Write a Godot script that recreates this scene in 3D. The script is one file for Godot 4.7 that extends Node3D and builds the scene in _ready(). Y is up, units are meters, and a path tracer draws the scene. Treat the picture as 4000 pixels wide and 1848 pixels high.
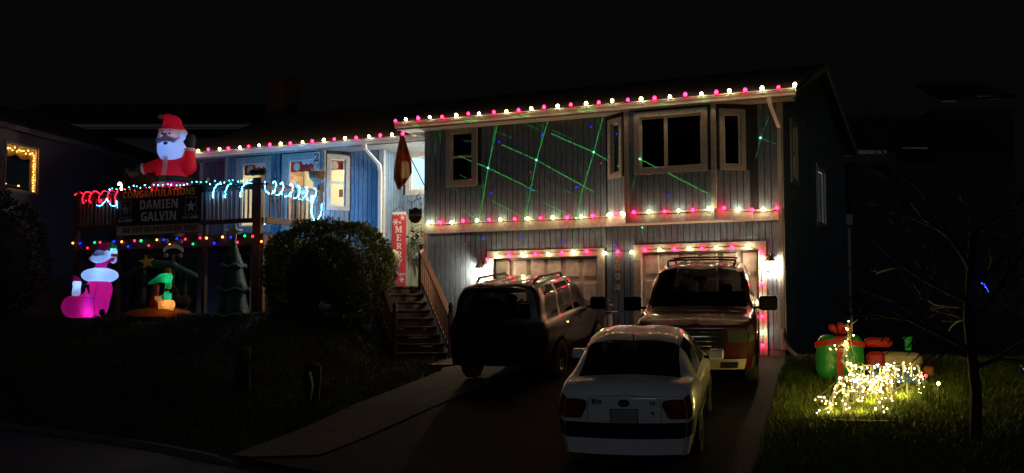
extends Node3D
# A split-level house on a slope at night, dressed with string lights; x runs along the garage front, z towards the street, y up, metres.
var M := {}
var rng := RandomNumberGenerator.new()
var meshes := {}
var unit_box: BoxMesh

# ---------------------------------------------------------------- small helpers
func lin(r: float, g: float, b: float) -> Color:
	return Color(r, g, b).linear_to_srgb()

func mat(key: String, c: Color, rough := 0.7, metal := 0.0) -> StandardMaterial3D:
	var m := StandardMaterial3D.new()
	m.resource_name = key
	m.albedo_color = c
	m.roughness = rough
	m.metallic = metal
	M[key] = m
	return m

func glow(key: String, c: Color, e: Color, energy: float) -> StandardMaterial3D:
	var m := mat(key, c, 0.35)
	m.emission_enabled = true
	m.emission = e
	m.emission_energy_multiplier = energy
	return m

func nylon(key: String, c: Color, through: float) -> StandardMaterial3D:
	var m := mat(key, c, 0.55)
	m.backlight_enabled = true
	if not meshes.has("wrinkle"):
		meshes["wrinkle"] = noise(0.035, 0, 1, 44, 256, true)
	m.normal_enabled = true
	m.normal_texture = meshes["wrinkle"]
	m.normal_scale = 0.7
	m.uv1_triplanar = true
	m.uv1_scale = Vector3(1.6, 1.1, 1.6)
	var l := c.srgb_to_linear()
	var top := maxf(l.r, maxf(l.g, l.b))
	m.backlight = lin(l.r / top * through, l.g / top * through, l.b / top * through)
	return m

func noise(freq: float, lo: float, hi: float, sd: int, size := 256, normal := false) -> NoiseTexture2D:
	var t := NoiseTexture2D.new()
	var n := FastNoiseLite.new()
	n.seed = sd
	n.frequency = freq
	n.fractal_octaves = 4
	t.noise = n
	t.width = size
	t.height = size
	t.seamless = true
	if normal:
		t.as_normal_map = true
		t.bump_strength = 6.0
	else:
		var g := Gradient.new()
		g.set_color(0, Color(lo, lo, lo))
		g.set_color(1, Color(hi, hi, hi))
		t.color_ramp = g
	return t

func grain(m: StandardMaterial3D, t: Texture2D, scale: Vector3) -> void:
	m.albedo_texture = t
	m.uv1_triplanar = true
	m.uv1_world_triplanar = true
	m.uv1_scale = scale

func put(p: Node, called: String, mesh: Mesh, m: Material, t := Transform3D()) -> MeshInstance3D:
	var o := MeshInstance3D.new()
	o.name = called
	o.mesh = mesh
	o.material_override = m
	o.transform = t
	p.add_child(o, true)
	return o

func at(x: float, y: float, z: float) -> Transform3D:
	return Transform3D(Basis(), Vector3(x, y, z))

func bx(p: Node, called: String, c: Vector3, s: Vector3, m: Material, turn := Vector3.ZERO) -> MeshInstance3D:
	return put(p, called, unit_box, m, Transform3D(Basis.from_euler(turn) * Basis.from_scale(s), c))

func meta(o: Node, label: String, category: String, group := "") -> void:
	o.set_meta("label", label)
	o.set_meta("category", category)
	if group != "":
		o.set_meta("group", group)

func thing(called: String, label: String, category: String, group := "", pos := Vector3.ZERO, yaw := 0.0) -> Node3D:
	var o := Node3D.new()
	o.name = called
	o.position = pos
	o.rotation.y = yaw
	add_child(o, true)
	meta(o, label, category, group)
	return o

func sub(p: Node, called: String, pos := Vector3.ZERO, yaw := 0.0) -> Node3D:
	var o := Node3D.new()
	o.name = called
	o.position = pos
	o.rotation.y = yaw
	p.add_child(o, true)
	return o

func structure(o: Node) -> void:
	o.set_meta("kind", "structure")

func lamp(p: Node, pos: Vector3, c: Color, energy: float, size := 0.03, called := "glow_light") -> OmniLight3D:
	var l := OmniLight3D.new()
	l.name = called
	l.position = pos
	l.light_color = c
	l.light_energy = energy
	l.light_size = size
	l.omni_range = 40.0
	l.omni_attenuation = 2.0
	l.shadow_enabled = true
	p.add_child(l, true)
	return l

func begin() -> SurfaceTool:
	var st := SurfaceTool.new()
	st.begin(Mesh.PRIMITIVE_TRIANGLES)
	return st

func tri(st: SurfaceTool, a: Vector3, b: Vector3, c: Vector3) -> void:
	st.add_vertex(a)
	st.add_vertex(b)
	st.add_vertex(c)

func quad(st: SurfaceTool, a: Vector3, b: Vector3, c: Vector3, d: Vector3) -> void:
	tri(st, a, b, c)
	tri(st, a, c, d)

func done(st: SurfaceTool, smooth := true) -> ArrayMesh:
	if smooth:
		st.index()
	st.generate_normals()
	return st.commit()

func flat_group(st: SurfaceTool) -> void:
	st.set_smooth_group(-1)

func box_into(st: SurfaceTool, lo: Vector3, hi: Vector3) -> void:
	flat_group(st)
	var p := []
	for k in 8:
		p.append(Vector3(hi.x if k & 1 else lo.x, hi.y if k & 2 else lo.y, hi.z if k & 4 else lo.z))
	quad(st, p[4], p[6], p[7], p[5])
	quad(st, p[1], p[3], p[2], p[0])
	quad(st, p[0], p[2], p[6], p[4])
	quad(st, p[5], p[7], p[3], p[1])
	quad(st, p[6], p[2], p[3], p[7])
	quad(st, p[0], p[4], p[5], p[1])

# a box with chamfered edges
func cbox(s: Vector3, c: float) -> ArrayMesh:
	var key := "c%s_%s" % [s, c]
	if meshes.has(key):
		return meshes[key]
	var pts := PackedVector3Array()
	var h := s / 2.0
	for k in 8:
		var q := Vector3(1 if k & 1 else -1, 1 if k & 2 else -1, 1 if k & 4 else -1)
		pts.append(q * (h - Vector3(0, c, c)))
		pts.append(q * (h - Vector3(c, 0, c)))
		pts.append(q * (h - Vector3(c, c, 0)))
	var st := begin()
	flat_group(st)
	# faces of the hull, found by their outward directions
	for ax in 3:
		for sg in [-1, 1]:
			var f := []
			for k in 8:
				var bit := 1 if k & (1 << ax) else -1
				if bit == sg:
					f.append(pts[k * 3 + ax])
			var n := Vector3.ZERO
			n[ax] = sg
			hull_face(st, f, n)
	for k in 8:
		var q := Vector3(1 if k & 1 else -1, 1 if k & 2 else -1, 1 if k & 4 else -1)
		hull_face(st, [pts[k * 3], pts[k * 3 + 1], pts[k * 3 + 2]], q.normalized())
	for ax in 3:
		for k in 8:
			if k & (1 << ax):
				continue
			var k2 := k | (1 << ax)
			var u := (ax + 1) % 3
			var v := (ax + 2) % 3
			var q := Vector3(1 if k & 1 else -1, 1 if k & 2 else -1, 1 if k & 4 else -1)
			q[ax] = 0
			hull_face(st, [pts[k * 3 + u], pts[k * 3 + v], pts[k2 * 3 + u], pts[k2 * 3 + v]], q.normalized())
	st.generate_normals()
	meshes[key] = st.commit()
	return meshes[key]

func hull_face(st: SurfaceTool, f: Array, n: Vector3) -> void:
	var mid := Vector3.ZERO
	for p in f:
		mid += p
	mid /= f.size()
	var u: Vector3 = (f[0] - mid).normalized()
	var v := n.cross(u)
	f.sort_custom(func(a, b): return atan2((a - mid).dot(v), (a - mid).dot(u)) > atan2((b - mid).dot(v), (b - mid).dot(u)))
	for k in range(1, f.size() - 1):
		tri(st, f[0], f[k], f[k + 1])

func tube_into(st: SurfaceTool, pts: PackedVector3Array, r0: float, r1: float, sides := 6) -> void:
	st.set_smooth_group(0)
	var n := pts.size()
	var rings := []
	var side := Vector3.UP
	for i in n:
		var d := (pts[mini(i + 1, n - 1)] - pts[maxi(i - 1, 0)]).normalized()
		side = side - d * side.dot(d)
		if side.length() < 0.05:
			side = Vector3.RIGHT - d * d.x
		side = side.normalized()
		var v := d.cross(side)
		var r := lerpf(r0, r1, float(i) / maxf(n - 1, 1))
		var ring := PackedVector3Array()
		for k in sides:
			var a := TAU * k / sides
			ring.append(pts[i] + (side * cos(a) + v * sin(a)) * r)
		rings.append(ring)
	for i in n - 1:
		for k in sides:
			var k2 := (k + 1) % sides
			quad(st, rings[i][k], rings[i][k2], rings[i + 1][k2], rings[i + 1][k])
	for k in range(1, sides - 1):
		tri(st, rings[0][0], rings[0][k + 1], rings[0][k])
		tri(st, rings[n - 1][0], rings[n - 1][k], rings[n - 1][k + 1])

func tube(pts: Array, r0: float, r1 := -1.0, sides := 6) -> ArrayMesh:
	var st := begin()
	tube_into(st, PackedVector3Array(pts), r0, r0 if r1 < 0 else r1, sides)
	return done(st)

# profile of Vector2(radius, height) turned about y
func lathe(prof: Array, sides := 12) -> ArrayMesh:
	var st := begin()
	for i in prof.size() - 1:
		for k in sides:
			var a := TAU * k / sides
			var b := TAU * (k + 1) / sides
			var p0: Vector2 = prof[i]
			var p1: Vector2 = prof[i + 1]
			var q := [Vector3(cos(a) * p0.x, p0.y, sin(a) * p0.x), Vector3(cos(b) * p0.x, p0.y, sin(b) * p0.x), Vector3(cos(b) * p1.x, p1.y, sin(b) * p1.x), Vector3(cos(a) * p1.x, p1.y, sin(a) * p1.x)]
			if p0.x < 1e-5:
				tri(st, q[0], q[2], q[3])
			elif p1.x < 1e-5:
				tri(st, q[0], q[1], q[2])
			else:
				quad(st, q[0], q[1], q[2], q[3])
	return done(st)

func ball(r: float, sides := 8, rings := 6) -> ArrayMesh:
	var prof := []
	for i in rings + 1:
		var a := -PI / 2 + PI * i / rings
		prof.append(Vector2(maxf(cos(a) * r, 0.0), sin(a) * r))
	return lathe(prof, sides)

# outline in the xy plane given depth along z
func prism(poly: PackedVector2Array, depth: float) -> ArrayMesh:
	var st := begin()
	flat_group(st)
	var idx := Geometry2D.triangulate_polygon(poly)
	for k in range(0, idx.size(), 3):
		var a := poly[idx[k]]
		var b := poly[idx[k + 1]]
		var c := poly[idx[k + 2]]
		if (b - a).cross(c - a) > 0:
			var t := b
			b = c
			c = t
		tri(st, Vector3(a.x, a.y, depth / 2), Vector3(b.x, b.y, depth / 2), Vector3(c.x, c.y, depth / 2))
		tri(st, Vector3(a.x, a.y, -depth / 2), Vector3(c.x, c.y, -depth / 2), Vector3(b.x, b.y, -depth / 2))
	var cw := Geometry2D.is_polygon_clockwise(poly)
	for k in poly.size():
		var a := poly[k]
		var b := poly[(k + 1) % poly.size()]
		if not cw:
			var t := a
			a = b
			b = t
		quad(st, Vector3(a.x, a.y, -depth / 2), Vector3(a.x, a.y, depth / 2), Vector3(b.x, b.y, depth / 2), Vector3(b.x, b.y, -depth / 2))
	st.generate_normals()
	return st.commit()

func star_poly(r: float, inner := 0.42, turn := 0.0) -> PackedVector2Array:
	var p := PackedVector2Array()
	for k in 10:
		var a := PI / 2 + turn + TAU * k / 10
		var q := r if k % 2 == 0 else r * inner
		p.append(Vector2(cos(a), sin(a)) * q)
	return p

func letters(p: Node, called: String, text: String, height: float, m: Material, t: Transform3D, bold := true, depth := 0.006, serif := false) -> MeshInstance3D:
	var tm := TextMesh.new()
	var f := SystemFont.new()
	f.font_names = PackedStringArray(["Droid Serif" if serif else "Droid Sans"])
	f.font_weight = 700 if bold else 400
	tm.font = f
	tm.text = text
	tm.font_size = 64
	tm.pixel_size = height / 46.0
	tm.depth = depth
	tm.curve_step = 2.0
	return put(p, called, tm, m, t)

# ---------------------------------------------------------------- smooth bodies: capsules [a, b, ra, rb] and ellipsoids [centre, radii] joined with a smooth minimum and meshed as surface nets
func field(q: Vector3, prims: Array, k: float) -> float:
	var d := 1e9
	for p in prims:
		var e: float
		if p.size() == 2:
			var c: Vector3 = (q - p[0]) / p[1]
			var l := c.length()
			var g: float = (c / p[1]).length()
			e = l * (l - 1.0) / maxf(g, 1e-6)
		else:
			var ab: Vector3 = p[1] - p[0]
			var h := clampf((q - p[0]).dot(ab) / maxf(ab.length_squared(), 1e-9), 0.0, 1.0)
			e = (q - p[0] - ab * h).length() - lerpf(p[2], p[3], h)
		if k > 0.0:
			var w := maxf(k - absf(d - e), 0.0) / k
			d = minf(d, e) - w * w * k * 0.25
		else:
			d = minf(d, e)
	return d

func blob(prims: Array, k: float, cell: float, cut_below := -1e9) -> ArrayMesh:
	var lo := Vector3(1e9, 1e9, 1e9)
	var hi := -lo
	for p in prims:
		if p.size() == 2:
			lo = lo.min(p[0] - p[1])
			hi = hi.max(p[0] + p[1])
		else:
			lo = lo.min(p[0] - Vector3.ONE * p[2]).min(p[1] - Vector3.ONE * p[3])
			hi = hi.max(p[0] + Vector3.ONE * p[2]).max(p[1] + Vector3.ONE * p[3])
	lo -= Vector3.ONE * cell * 2.2
	hi += Vector3.ONE * cell * 2.2
	var n := Vector3i(((hi - lo) / cell).ceil()) + Vector3i.ONE
	var sy := n.x
	var sz := n.x * n.y
	var v := PackedFloat32Array()
	v.resize(sz * n.z)
	for z in n.z:
		for y in n.y:
			for x in n.x:
				var q := lo + Vector3(x, y, z) * cell
				var d := field(q, prims, k)
				if cut_below > -1e8:
					d = maxf(d, cut_below - q.y)
				v[x + y * sy + z * sz] = d
	var where := {}
	var verts := PackedVector3Array()
	for z in n.z - 1:
		for y in n.y - 1:
			for x in n.x - 1:
				var b := x + y * sy + z * sz
				var s := 0
				for c in 8:
					if v[b + (c & 1) + (sy if c & 2 else 0) + (sz if c & 4 else 0)] < 0.0:
						s += 1
				if s == 0 or s == 8:
					continue
				var sum := Vector3.ZERO
				var cnt := 0
				for ax in 3:
					for c in 8:
						if c & (1 << ax):
							continue
						var c2 := c | (1 << ax)
						var d0 := v[b + (c & 1) + (sy if c & 2 else 0) + (sz if c & 4 else 0)]
						var d1 := v[b + (c2 & 1) + (sy if c2 & 2 else 0) + (sz if c2 & 4 else 0)]
						if (d0 < 0.0) != (d1 < 0.0):
							var o := Vector3(c & 1, 1 if c & 2 else 0, 1 if c & 4 else 0)
							o[ax] = d0 / (d0 - d1)
							sum += o
							cnt += 1
				where[b] = verts.size()
				verts.append(lo + (Vector3(x, y, z) + sum / cnt) * cell)
	var st := begin()
	for q in verts:
		st.add_vertex(q)
	var step := [1, sy, sz]
	for z in range(1, n.z - 1):
		for y in range(1, n.y - 1):
			for x in range(1, n.x - 1):
				var b := x + y * sy + z * sz
				for ax in 3:
					var inside := v[b] < 0.0
					if inside == (v[b + step[ax]] < 0.0):
						continue
					var u: int = step[(ax + 1) % 3]
					var w: int = step[(ax + 2) % 3]
					var q := [where[b], where[b - u], where[b - u - w], where[b - w]]
					if inside:
						q.reverse()
					for i in [0, 1, 2, 0, 2, 3]:
						st.add_index(q[i])
	st.generate_normals()
	return st.commit()

# ---------------------------------------------------------------- the lie of the land
var kerb_pts := [Vector2(-300, 1), Vector2(-60, 3), Vector2(-25, 5.3), Vector2(-17, 6.2), Vector2(-13.5, 7.1), Vector2(-9.6, 8.3), Vector2(-5.3, 10.3), Vector2(-1, 12.2), Vector2(4, 13.2), Vector2(12, 13), Vector2(60, 11), Vector2(300, 9)]

func kerb_z(x: float) -> float:
	for k in kerb_pts.size() - 1:
		if x <= kerb_pts[k + 1].x:
			return lerpf(kerb_pts[k].y, kerb_pts[k + 1].y, clampf((x - kerb_pts[k].x) / (kerb_pts[k + 1].x - kerb_pts[k].x), 0, 1))
	return 9.0

func ground_y(x: float, z: float) -> float:
	var e := kerb_z(x)
	var l := clampf((-7.2 - x) / 3.4, 0, 1)
	l = l * l * (3 - 2 * l)
	var z0 := 1.5 * l
	var s := clampf((z - z0) / maxf(e - z0, 0.5), 0, 1)
	var g := 0.0
	var ks := [Vector2(0, 0), Vector2(0.15, 0.05), Vector2(0.3, 0.16), Vector2(0.47, 0.35), Vector2(0.68, 0.57), Vector2(0.85, 0.82), Vector2(1, 1)]
	for k in ks.size() - 1:
		if s <= ks[k + 1].x:
			g = lerpf(ks[k].y, ks[k + 1].y, (s - ks[k].x) / (ks[k + 1].x - ks[k].x))
			break
	return lerpf(0.95 * l, -1.4, g)

func drive_left(z: float) -> float:
	return -6.95 if z < 2.3 else lerpf(-6.95, -6.15, clampf((z - 2.3) / 1.2, 0, 1)) - 0.12 * maxf(0, z - 7.5)

func drive_right(z: float) -> float:
	return 0.05 + 0.17 * z

func sheet(xs: Array, zs: Array, f: Callable) -> ArrayMesh:
	var st := begin()
	for z in zs:
		for x in xs:
			st.add_vertex(f.call(x, z))
	var w := xs.size()
	for j in zs.size() - 1:
		for i in w - 1:
			var a := j * w + i
			for q in [a, a + 1, a + w + 1, a, a + w + 1, a + w]:
				st.add_index(q)
	st.generate_normals()
	return st.commit()

func span(a: float, b: float, n: int) -> Array:
	var r := []
	for k in n + 1:
		r.append(lerpf(a, b, float(k) / n))
	return r

func build_land() -> void:
	var xs := [-300, -200, -120, -70, -45, -35] + span(-30, 10, 100) + [12, 15, 20, 30, 50, 80, 140, 300]
	var zs := [-300, -180, -100, -60, -40, -25, -15, -10] + span(-8, 15, 70) + [17, 20, 25, 35, 60, 120, 300]
	var g := put(self, "lawn_ground", sheet(xs, zs, func(x, z): return Vector3(x, ground_y(x, z) if z < kerb_z(x) - 0.15 else -1.52, z)), M.soil)
	structure(g)
	# street, kerb and driveway
	var ts := span(0, 1, 12)
	var rx := [-300, -120, -60, -40] + span(-30, 12, 60) + [20, 40, 80, 300]
	structure(put(self, "street", sheet(rx, ts, func(x, t): return Vector3(x, -1.5 - 0.0 * t, lerpf(kerb_z(x) + 0.02, 300.0, t * t * t))), M.asphalt))
	var st := begin()
	flat_group(st)
	var kx := span(-40, 20, 60)
	for k in kx.size() - 1:
		var a: float = kx[k]
		var b: float = kx[k + 1]
		var drop_a := 0.085 if a > -6.6 and a < 2.0 else 0.0
		var drop_b := 0.085 if b > -6.6 and b < 2.0 else 0.0
		var za := kerb_z(a)
		var zb := kerb_z(b)
		var p := [Vector3(a, -1.39 - drop_a, za - 0.17), Vector3(b, -1.39 - drop_b, zb - 0.17), Vector3(b, -1.39 - drop_b, zb - 0.02), Vector3(a, -1.39 - drop_a, za - 0.02), Vector3(b, -1.52, zb + 0.03), Vector3(a, -1.52, za + 0.03), Vector3(a, -1.54, za - 0.17), Vector3(b, -1.54, zb - 0.17)]
		quad(st, p[0], p[1], p[2], p[3])
		quad(st, p[3], p[2], p[4], p[5])
		quad(st, p[6], p[7], p[1], p[0])
	st.generate_normals()
	structure(put(self, "kerb", st.commit(), M.kerb_stone))
	# a concrete walk along the left edge of the drive, in slabs
	var za := 1.2
	while za < 9.6:
		var zb := za + 1.45
		var slab := sheet(span(0, 1, 6), span(0, 1, 6), func(u, v):
			var zz := lerpf(za + 0.012, zb - 0.012, v)
			var x: float = drive_left(zz) + 0.02 + u * 1.75
			zz = minf(zz, kerb_z(x) - 0.1)
			return Vector3(x, ground_y(x, zz) + 0.05, zz))
		structure(put(self, "walkway", slab, M.walk))
		za = zb
	var dt := span(0, 1, 26)
	structure(put(self, "driveway", sheet(dt, span(0, 1, 44), func(u, v):
		var z := lerpf(0.02, 1.0, v)
		var zz := z * 12.0
		var x := lerpf(drive_left(zz), drive_right(zz), u)
		zz = minf(zz, kerb_z(x) - 0.1)
		return Vector3(x, ground_y(x, zz) + 0.03, zz)), M.drive))

func on_drive(x: float, z: float) -> bool:
	return z > -0.2 and x > drive_left(z) - 0.05 and x < drive_right(z) + 0.05

func build_grass() -> void:
	var st := begin()
	flat_group(st)
	for k in 6:
		var a := TAU * k / 6 + 0.4 * (k % 2)
		var o := Vector3(cos(a * 2.3), 0, sin(a * 1.7)) * 0.035
		var d := Vector3(cos(a), 0, sin(a))
		var w := Vector3(-d.z, 0, d.x) * 0.004
		var h := 0.055 + 0.02 * (k % 3)
		quad(st, o - w, o - w * 0.8 + d * 0.015 + Vector3(0, h * 0.6, 0), o + w * 0.8 + d * 0.015 + Vector3(0, h * 0.6, 0), o + w)
		tri(st, o - w * 0.8 + d * 0.015 + Vector3(0, h * 0.6, 0), o + d * 0.045 + Vector3(0, h, 0), o + w * 0.8 + d * 0.015 + Vector3(0, h * 0.6, 0))
	st.generate_normals()
	var tuft := st.commit()
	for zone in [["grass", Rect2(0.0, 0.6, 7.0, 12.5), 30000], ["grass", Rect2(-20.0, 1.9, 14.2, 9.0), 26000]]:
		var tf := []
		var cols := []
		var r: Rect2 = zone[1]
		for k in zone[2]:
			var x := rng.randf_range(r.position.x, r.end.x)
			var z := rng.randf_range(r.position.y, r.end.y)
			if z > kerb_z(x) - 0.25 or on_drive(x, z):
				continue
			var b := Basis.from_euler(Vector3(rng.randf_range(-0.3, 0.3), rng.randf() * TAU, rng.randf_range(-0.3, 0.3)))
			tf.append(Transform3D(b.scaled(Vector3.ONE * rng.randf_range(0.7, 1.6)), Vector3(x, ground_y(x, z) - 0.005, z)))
			var q := rng.randf_range(0.6, 1.35) * (1.0 if x > -1.0 else 0.4)  # left lawn tint cut, its lack of light is put into the colour
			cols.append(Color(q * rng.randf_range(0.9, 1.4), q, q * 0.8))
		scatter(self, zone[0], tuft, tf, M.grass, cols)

func scatter(p: Node, called: String, mesh: Mesh, tf: Array, m: Material, cols := []) -> MultiMeshInstance3D:
	var mm := MultiMesh.new()
	mm.transform_format = MultiMesh.TRANSFORM_3D
	mm.use_colors = cols.size() > 0
	mm.mesh = mesh
	mm.instance_count = tf.size()
	for k in tf.size():
		mm.set_instance_transform(k, tf[k])
		if cols.size():
			mm.set_instance_color(k, cols[k])
	var o := MultiMeshInstance3D.new()
	o.name = called
	o.multimesh = mm
	o.material_override = m
	o.set_meta("kind", "stuff")
	p.add_child(o, true)
	return o

# ---------------------------------------------------------------- materials
func build_materials() -> void:
	unit_box = BoxMesh.new()
	var soft := noise(0.02, 0.78, 1.0, 3)
	var fine := noise(0.09, 0.7, 1.0, 5)
	var streak := noise(0.03, 0.72, 1.0, 8)
	var m := mat("siding", lin(0.19, 0.28, 0.4), 0.62)
	grain(m, streak, Vector3(2.2, 0.35, 2.2))
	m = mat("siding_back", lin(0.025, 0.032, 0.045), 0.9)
	mat("night_dark_brick", lin(0.02, 0.016, 0.014), 0.95)  # chimney brick darkened, the night shade is put into this colour
	m = mat("trim", lin(0.5, 0.485, 0.46), 0.5)
	grain(m, soft, Vector3(1.3, 1.3, 1.3))
	m = mat("metal_white", lin(0.66, 0.64, 0.6), 0.35)
	m = mat("door_panel", lin(0.6, 0.58, 0.53), 0.5)
	grain(m, soft, Vector3(0.9, 0.9, 0.9))
	m = mat("shingle", lin(0.02, 0.02, 0.022), 0.9)
	grain(m, fine, Vector3(3, 3, 3))
	mat("dark_room", lin(0.03, 0.03, 0.03), 0.9)
	m = mat("cream_wall", lin(0.78, 0.75, 0.6), 0.8)
	m = mat("pale_blue_wall", lin(0.5, 0.64, 0.72), 0.8)
	m = mat("soil", lin(0.02, 0.026, 0.009), 0.95)
	grain(m, noise(0.05, 0.5, 1.0, 12), Vector3(0.7, 0.7, 0.7))
	m = mat("grass", lin(0.062, 0.11, 0.005), 0.75)
	m.vertex_color_use_as_albedo = true
	m = mat("asphalt", lin(0.035, 0.035, 0.036), 0.75)
	grain(m, noise(0.12, 0.45, 1.0, 15), Vector3(1.4, 1.4, 1.4))
	m.normal_enabled = true
	m.normal_texture = noise(0.15, 0, 1, 21, 256, true)
	m.normal_scale = 1.0
	m = mat("drive", lin(0.022, 0.023, 0.024), 0.8)
	m.metallic_specular = 0.25
	grain(m, noise(0.03, 0.3, 1.0, 16, 512), Vector3(0.35, 0.35, 0.35))
	m.normal_enabled = true
	m.normal_texture = M.asphalt.normal_texture
	m.normal_scale = 0.6
	m.uv1_scale = Vector3(0.8, 0.8, 0.8)
	mat("kerb_stone", lin(0.08, 0.08, 0.076), 0.9)
	m = mat("walk", lin(0.115, 0.113, 0.106), 0.9)
	grain(m, noise(0.06, 0.5, 1.0, 31, 512), Vector3(0.5, 0.5, 0.5))
	m.normal_enabled = true
	m.normal_texture = M.asphalt.normal_texture
	m = mat("concrete", lin(0.3, 0.29, 0.27), 0.85)
	grain(m, fine, Vector3(1, 1, 1))
	m = mat("cedar", lin(0.24, 0.11, 0.045), 0.7)
	grain(m, noise(0.04, 0.55, 1.0, 18), Vector3(2.5, 0.8, 2.5))
	m = mat("dark_wood", lin(0.07, 0.04, 0.025), 0.75)
	grain(m, noise(0.04, 0.55, 1.0, 19), Vector3(2.5, 0.8, 2.5))
	m = mat("stair_wood", lin(0.036, 0.022, 0.014), 0.8)
	grain(m, M.dark_wood.albedo_texture, Vector3(2.5, 0.8, 2.5))
	mat("iron", lin(0.02, 0.02, 0.02), 0.5)
	mat("black_fabric", lin(0.012, 0.012, 0.016), 0.85)
	mat("wire_green", lin(0.015, 0.03, 0.015), 0.6)
	mat("wire_white", lin(0.6, 0.58, 0.5), 0.5)
	mat("wire_dull", lin(0.16, 0.15, 0.12), 0.5)
	mat("gold", lin(0.45, 0.3, 0.08), 0.5)
	mat("pale_brass", lin(0.6, 0.52, 0.34), 0.35, 0.5)
	mat("gold_band", lin(0.3, 0.24, 0.13), 0.75)
	mat("white_print", lin(0.62, 0.6, 0.58), 0.7)
	mat("yellow_print", lin(0.7, 0.55, 0.1), 0.7)
	mat("black_print", lin(0.02, 0.02, 0.02), 0.7)
	mat("red_fabric", lin(0.5, 0.03, 0.03), 0.75)
	mat("brown", lin(0.1, 0.05, 0.025), 0.8)
	mat("plate_white", lin(0.3, 0.31, 0.34), 0.35)
	mat("needles", lin(0.03, 0.07, 0.025), 0.7)
	m = mat("leaf", lin(0.06, 0.085, 0.02), 0.55)
	m.backlight_enabled = true
	m.backlight = lin(0.5, 0.6, 0.15)
	m.vertex_color_use_as_albedo = true
	mat("bark", lin(0.01, 0.0085, 0.007), 0.95)
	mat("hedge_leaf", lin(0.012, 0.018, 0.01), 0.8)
	m = mat("neighbour_paint", lin(0.17, 0.19, 0.23), 0.8)
	m = mat("brick", lin(0.4, 0.27, 0.18), 0.85)
	mat("brick_dark", lin(0.28, 0.17, 0.11), 0.85)
	mat("mortar", lin(0.45, 0.4, 0.32), 0.9)
	mat("olive_door", lin(0.35, 0.36, 0.24), 0.5)
	mat("yarn", lin(0.72, 0.62, 0.4), 0.8)
	mat("plum", lin(0.2, 0.05, 0.1), 0.7)
	# glass
	m = mat("pane", Color(0.02, 0.02, 0.02, 0.12), 0.03)
	m.transparency = BaseMaterial3D.TRANSPARENCY_ALPHA
	m = mat("car_glass", Color(0.015, 0.022, 0.018, 0.62), 0.04)
	m.transparency = BaseMaterial3D.TRANSPARENCY_ALPHA
	m = mat("windscreen_glass", Color(0.02, 0.026, 0.02, 0.93), 0.04)
	m.transparency = BaseMaterial3D.TRANSPARENCY_ALPHA
	m = mat("lamp_glass", Color(0.9, 0.88, 0.8, 0.1), 0.05)
	m.transparency = BaseMaterial3D.TRANSPARENCY_ALPHA
	# cars
	for c in [["paint_white", lin(0.76, 0.77, 0.8), 0.4], ["paint_maroon", lin(0.05, 0.003, 0.006), 0.35], ["paint_dark", lin(0.014, 0.009, 0.008), 0.35]]:
		m = mat(c[0], c[1], c[2] * 0.8)
		m.clearcoat_enabled = true
		m.clearcoat = 1.0
		m.clearcoat_roughness = 0.03
	mat("car_black", lin(0.01, 0.01, 0.011), 0.65).metallic_specular = 0.2
	mat("tyre", lin(0.015, 0.015, 0.016), 0.85)
	mat("rim", lin(0.5, 0.5, 0.5), 0.3, 0.9)
	mat("chrome", lin(0.75, 0.75, 0.75), 0.12, 1.0)
	mat("champagne", lin(0.24, 0.22, 0.14), 0.35, 0.3)
	m = mat("tail_red", lin(0.2, 0.008, 0.012), 0.12)
	m = mat("tail_dark", lin(0.05, 0.03, 0.03), 0.15)
	m = mat("lens_clear", lin(0.3, 0.32, 0.3), 0.1, 0.85)
	mat("seat_cloth", lin(0.04, 0.04, 0.042), 0.9)
	# lights
	glow("bulb_warm", lin(0.8, 0.7, 0.4), Color(1.0, 0.92, 0.58), 36.0)
	glow("bulb_red", lin(0.7, 0.03, 0.08), Color(1.0, 0.08, 0.25), 26.0)
	glow("bulb_green", lin(0.05, 0.6, 0.2), Color(0.08, 1.0, 0.5), 3.0)
	glow("bulb_blue", lin(0.03, 0.06, 0.7), Color(0.06, 0.1, 1.0), 5.0)
	glow("bulb_amber", lin(0.7, 0.4, 0.1), Color(1.0, 0.62, 0.25), 5.0)
	glow("bulb_pink", lin(0.7, 0.1, 0.2), Color(1.0, 0.15, 0.28), 4.0)
	glow("led_warm", lin(0.8, 0.75, 0.6), Color(1.0, 0.87, 0.58), 30.0)
	glow("led_white", lin(0.8, 0.85, 0.9), Color(0.32, 0.7, 1.0), 30.0)
	glow("led_red", lin(0.7, 0.05, 0.08), Color(1.0, 0.1, 0.2), 14.0)
	glow("led_teal", lin(0.2, 0.7, 0.6), Color(0.25, 1.0, 0.8), 9.0)
	glow("led_blue", lin(0.05, 0.1, 0.8), Color(0.12, 0.22, 1.0), 20.0)
	glow("led_orange", lin(0.8, 0.5, 0.2), Color(1.0, 0.68, 0.32), 12.0)
	glow("lamp_white", lin(0.8, 0.8, 0.75), Color(1.0, 0.93, 0.8), 26.0)
	glow("laser_green", lin(0.05, 0.3, 0.08), Color(0.3, 0.92, 0.42), 0.75)  # emissive colours of the painted laser pattern, no real beams
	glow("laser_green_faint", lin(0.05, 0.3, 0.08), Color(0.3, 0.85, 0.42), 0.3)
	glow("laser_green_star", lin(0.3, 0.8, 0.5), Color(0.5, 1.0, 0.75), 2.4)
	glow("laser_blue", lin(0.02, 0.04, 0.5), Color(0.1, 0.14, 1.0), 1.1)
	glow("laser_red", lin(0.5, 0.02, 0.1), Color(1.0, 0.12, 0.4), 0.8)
	# inflatable nylon
	nylon("nylon_red", lin(0.72, 0.02, 0.05), 1.1)
	nylon("nylon_crimson", lin(0.75, 0.015, 0.27), 1.2)
	nylon("nylon_white", lin(0.8, 0.82, 0.85), 1.2)
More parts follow.
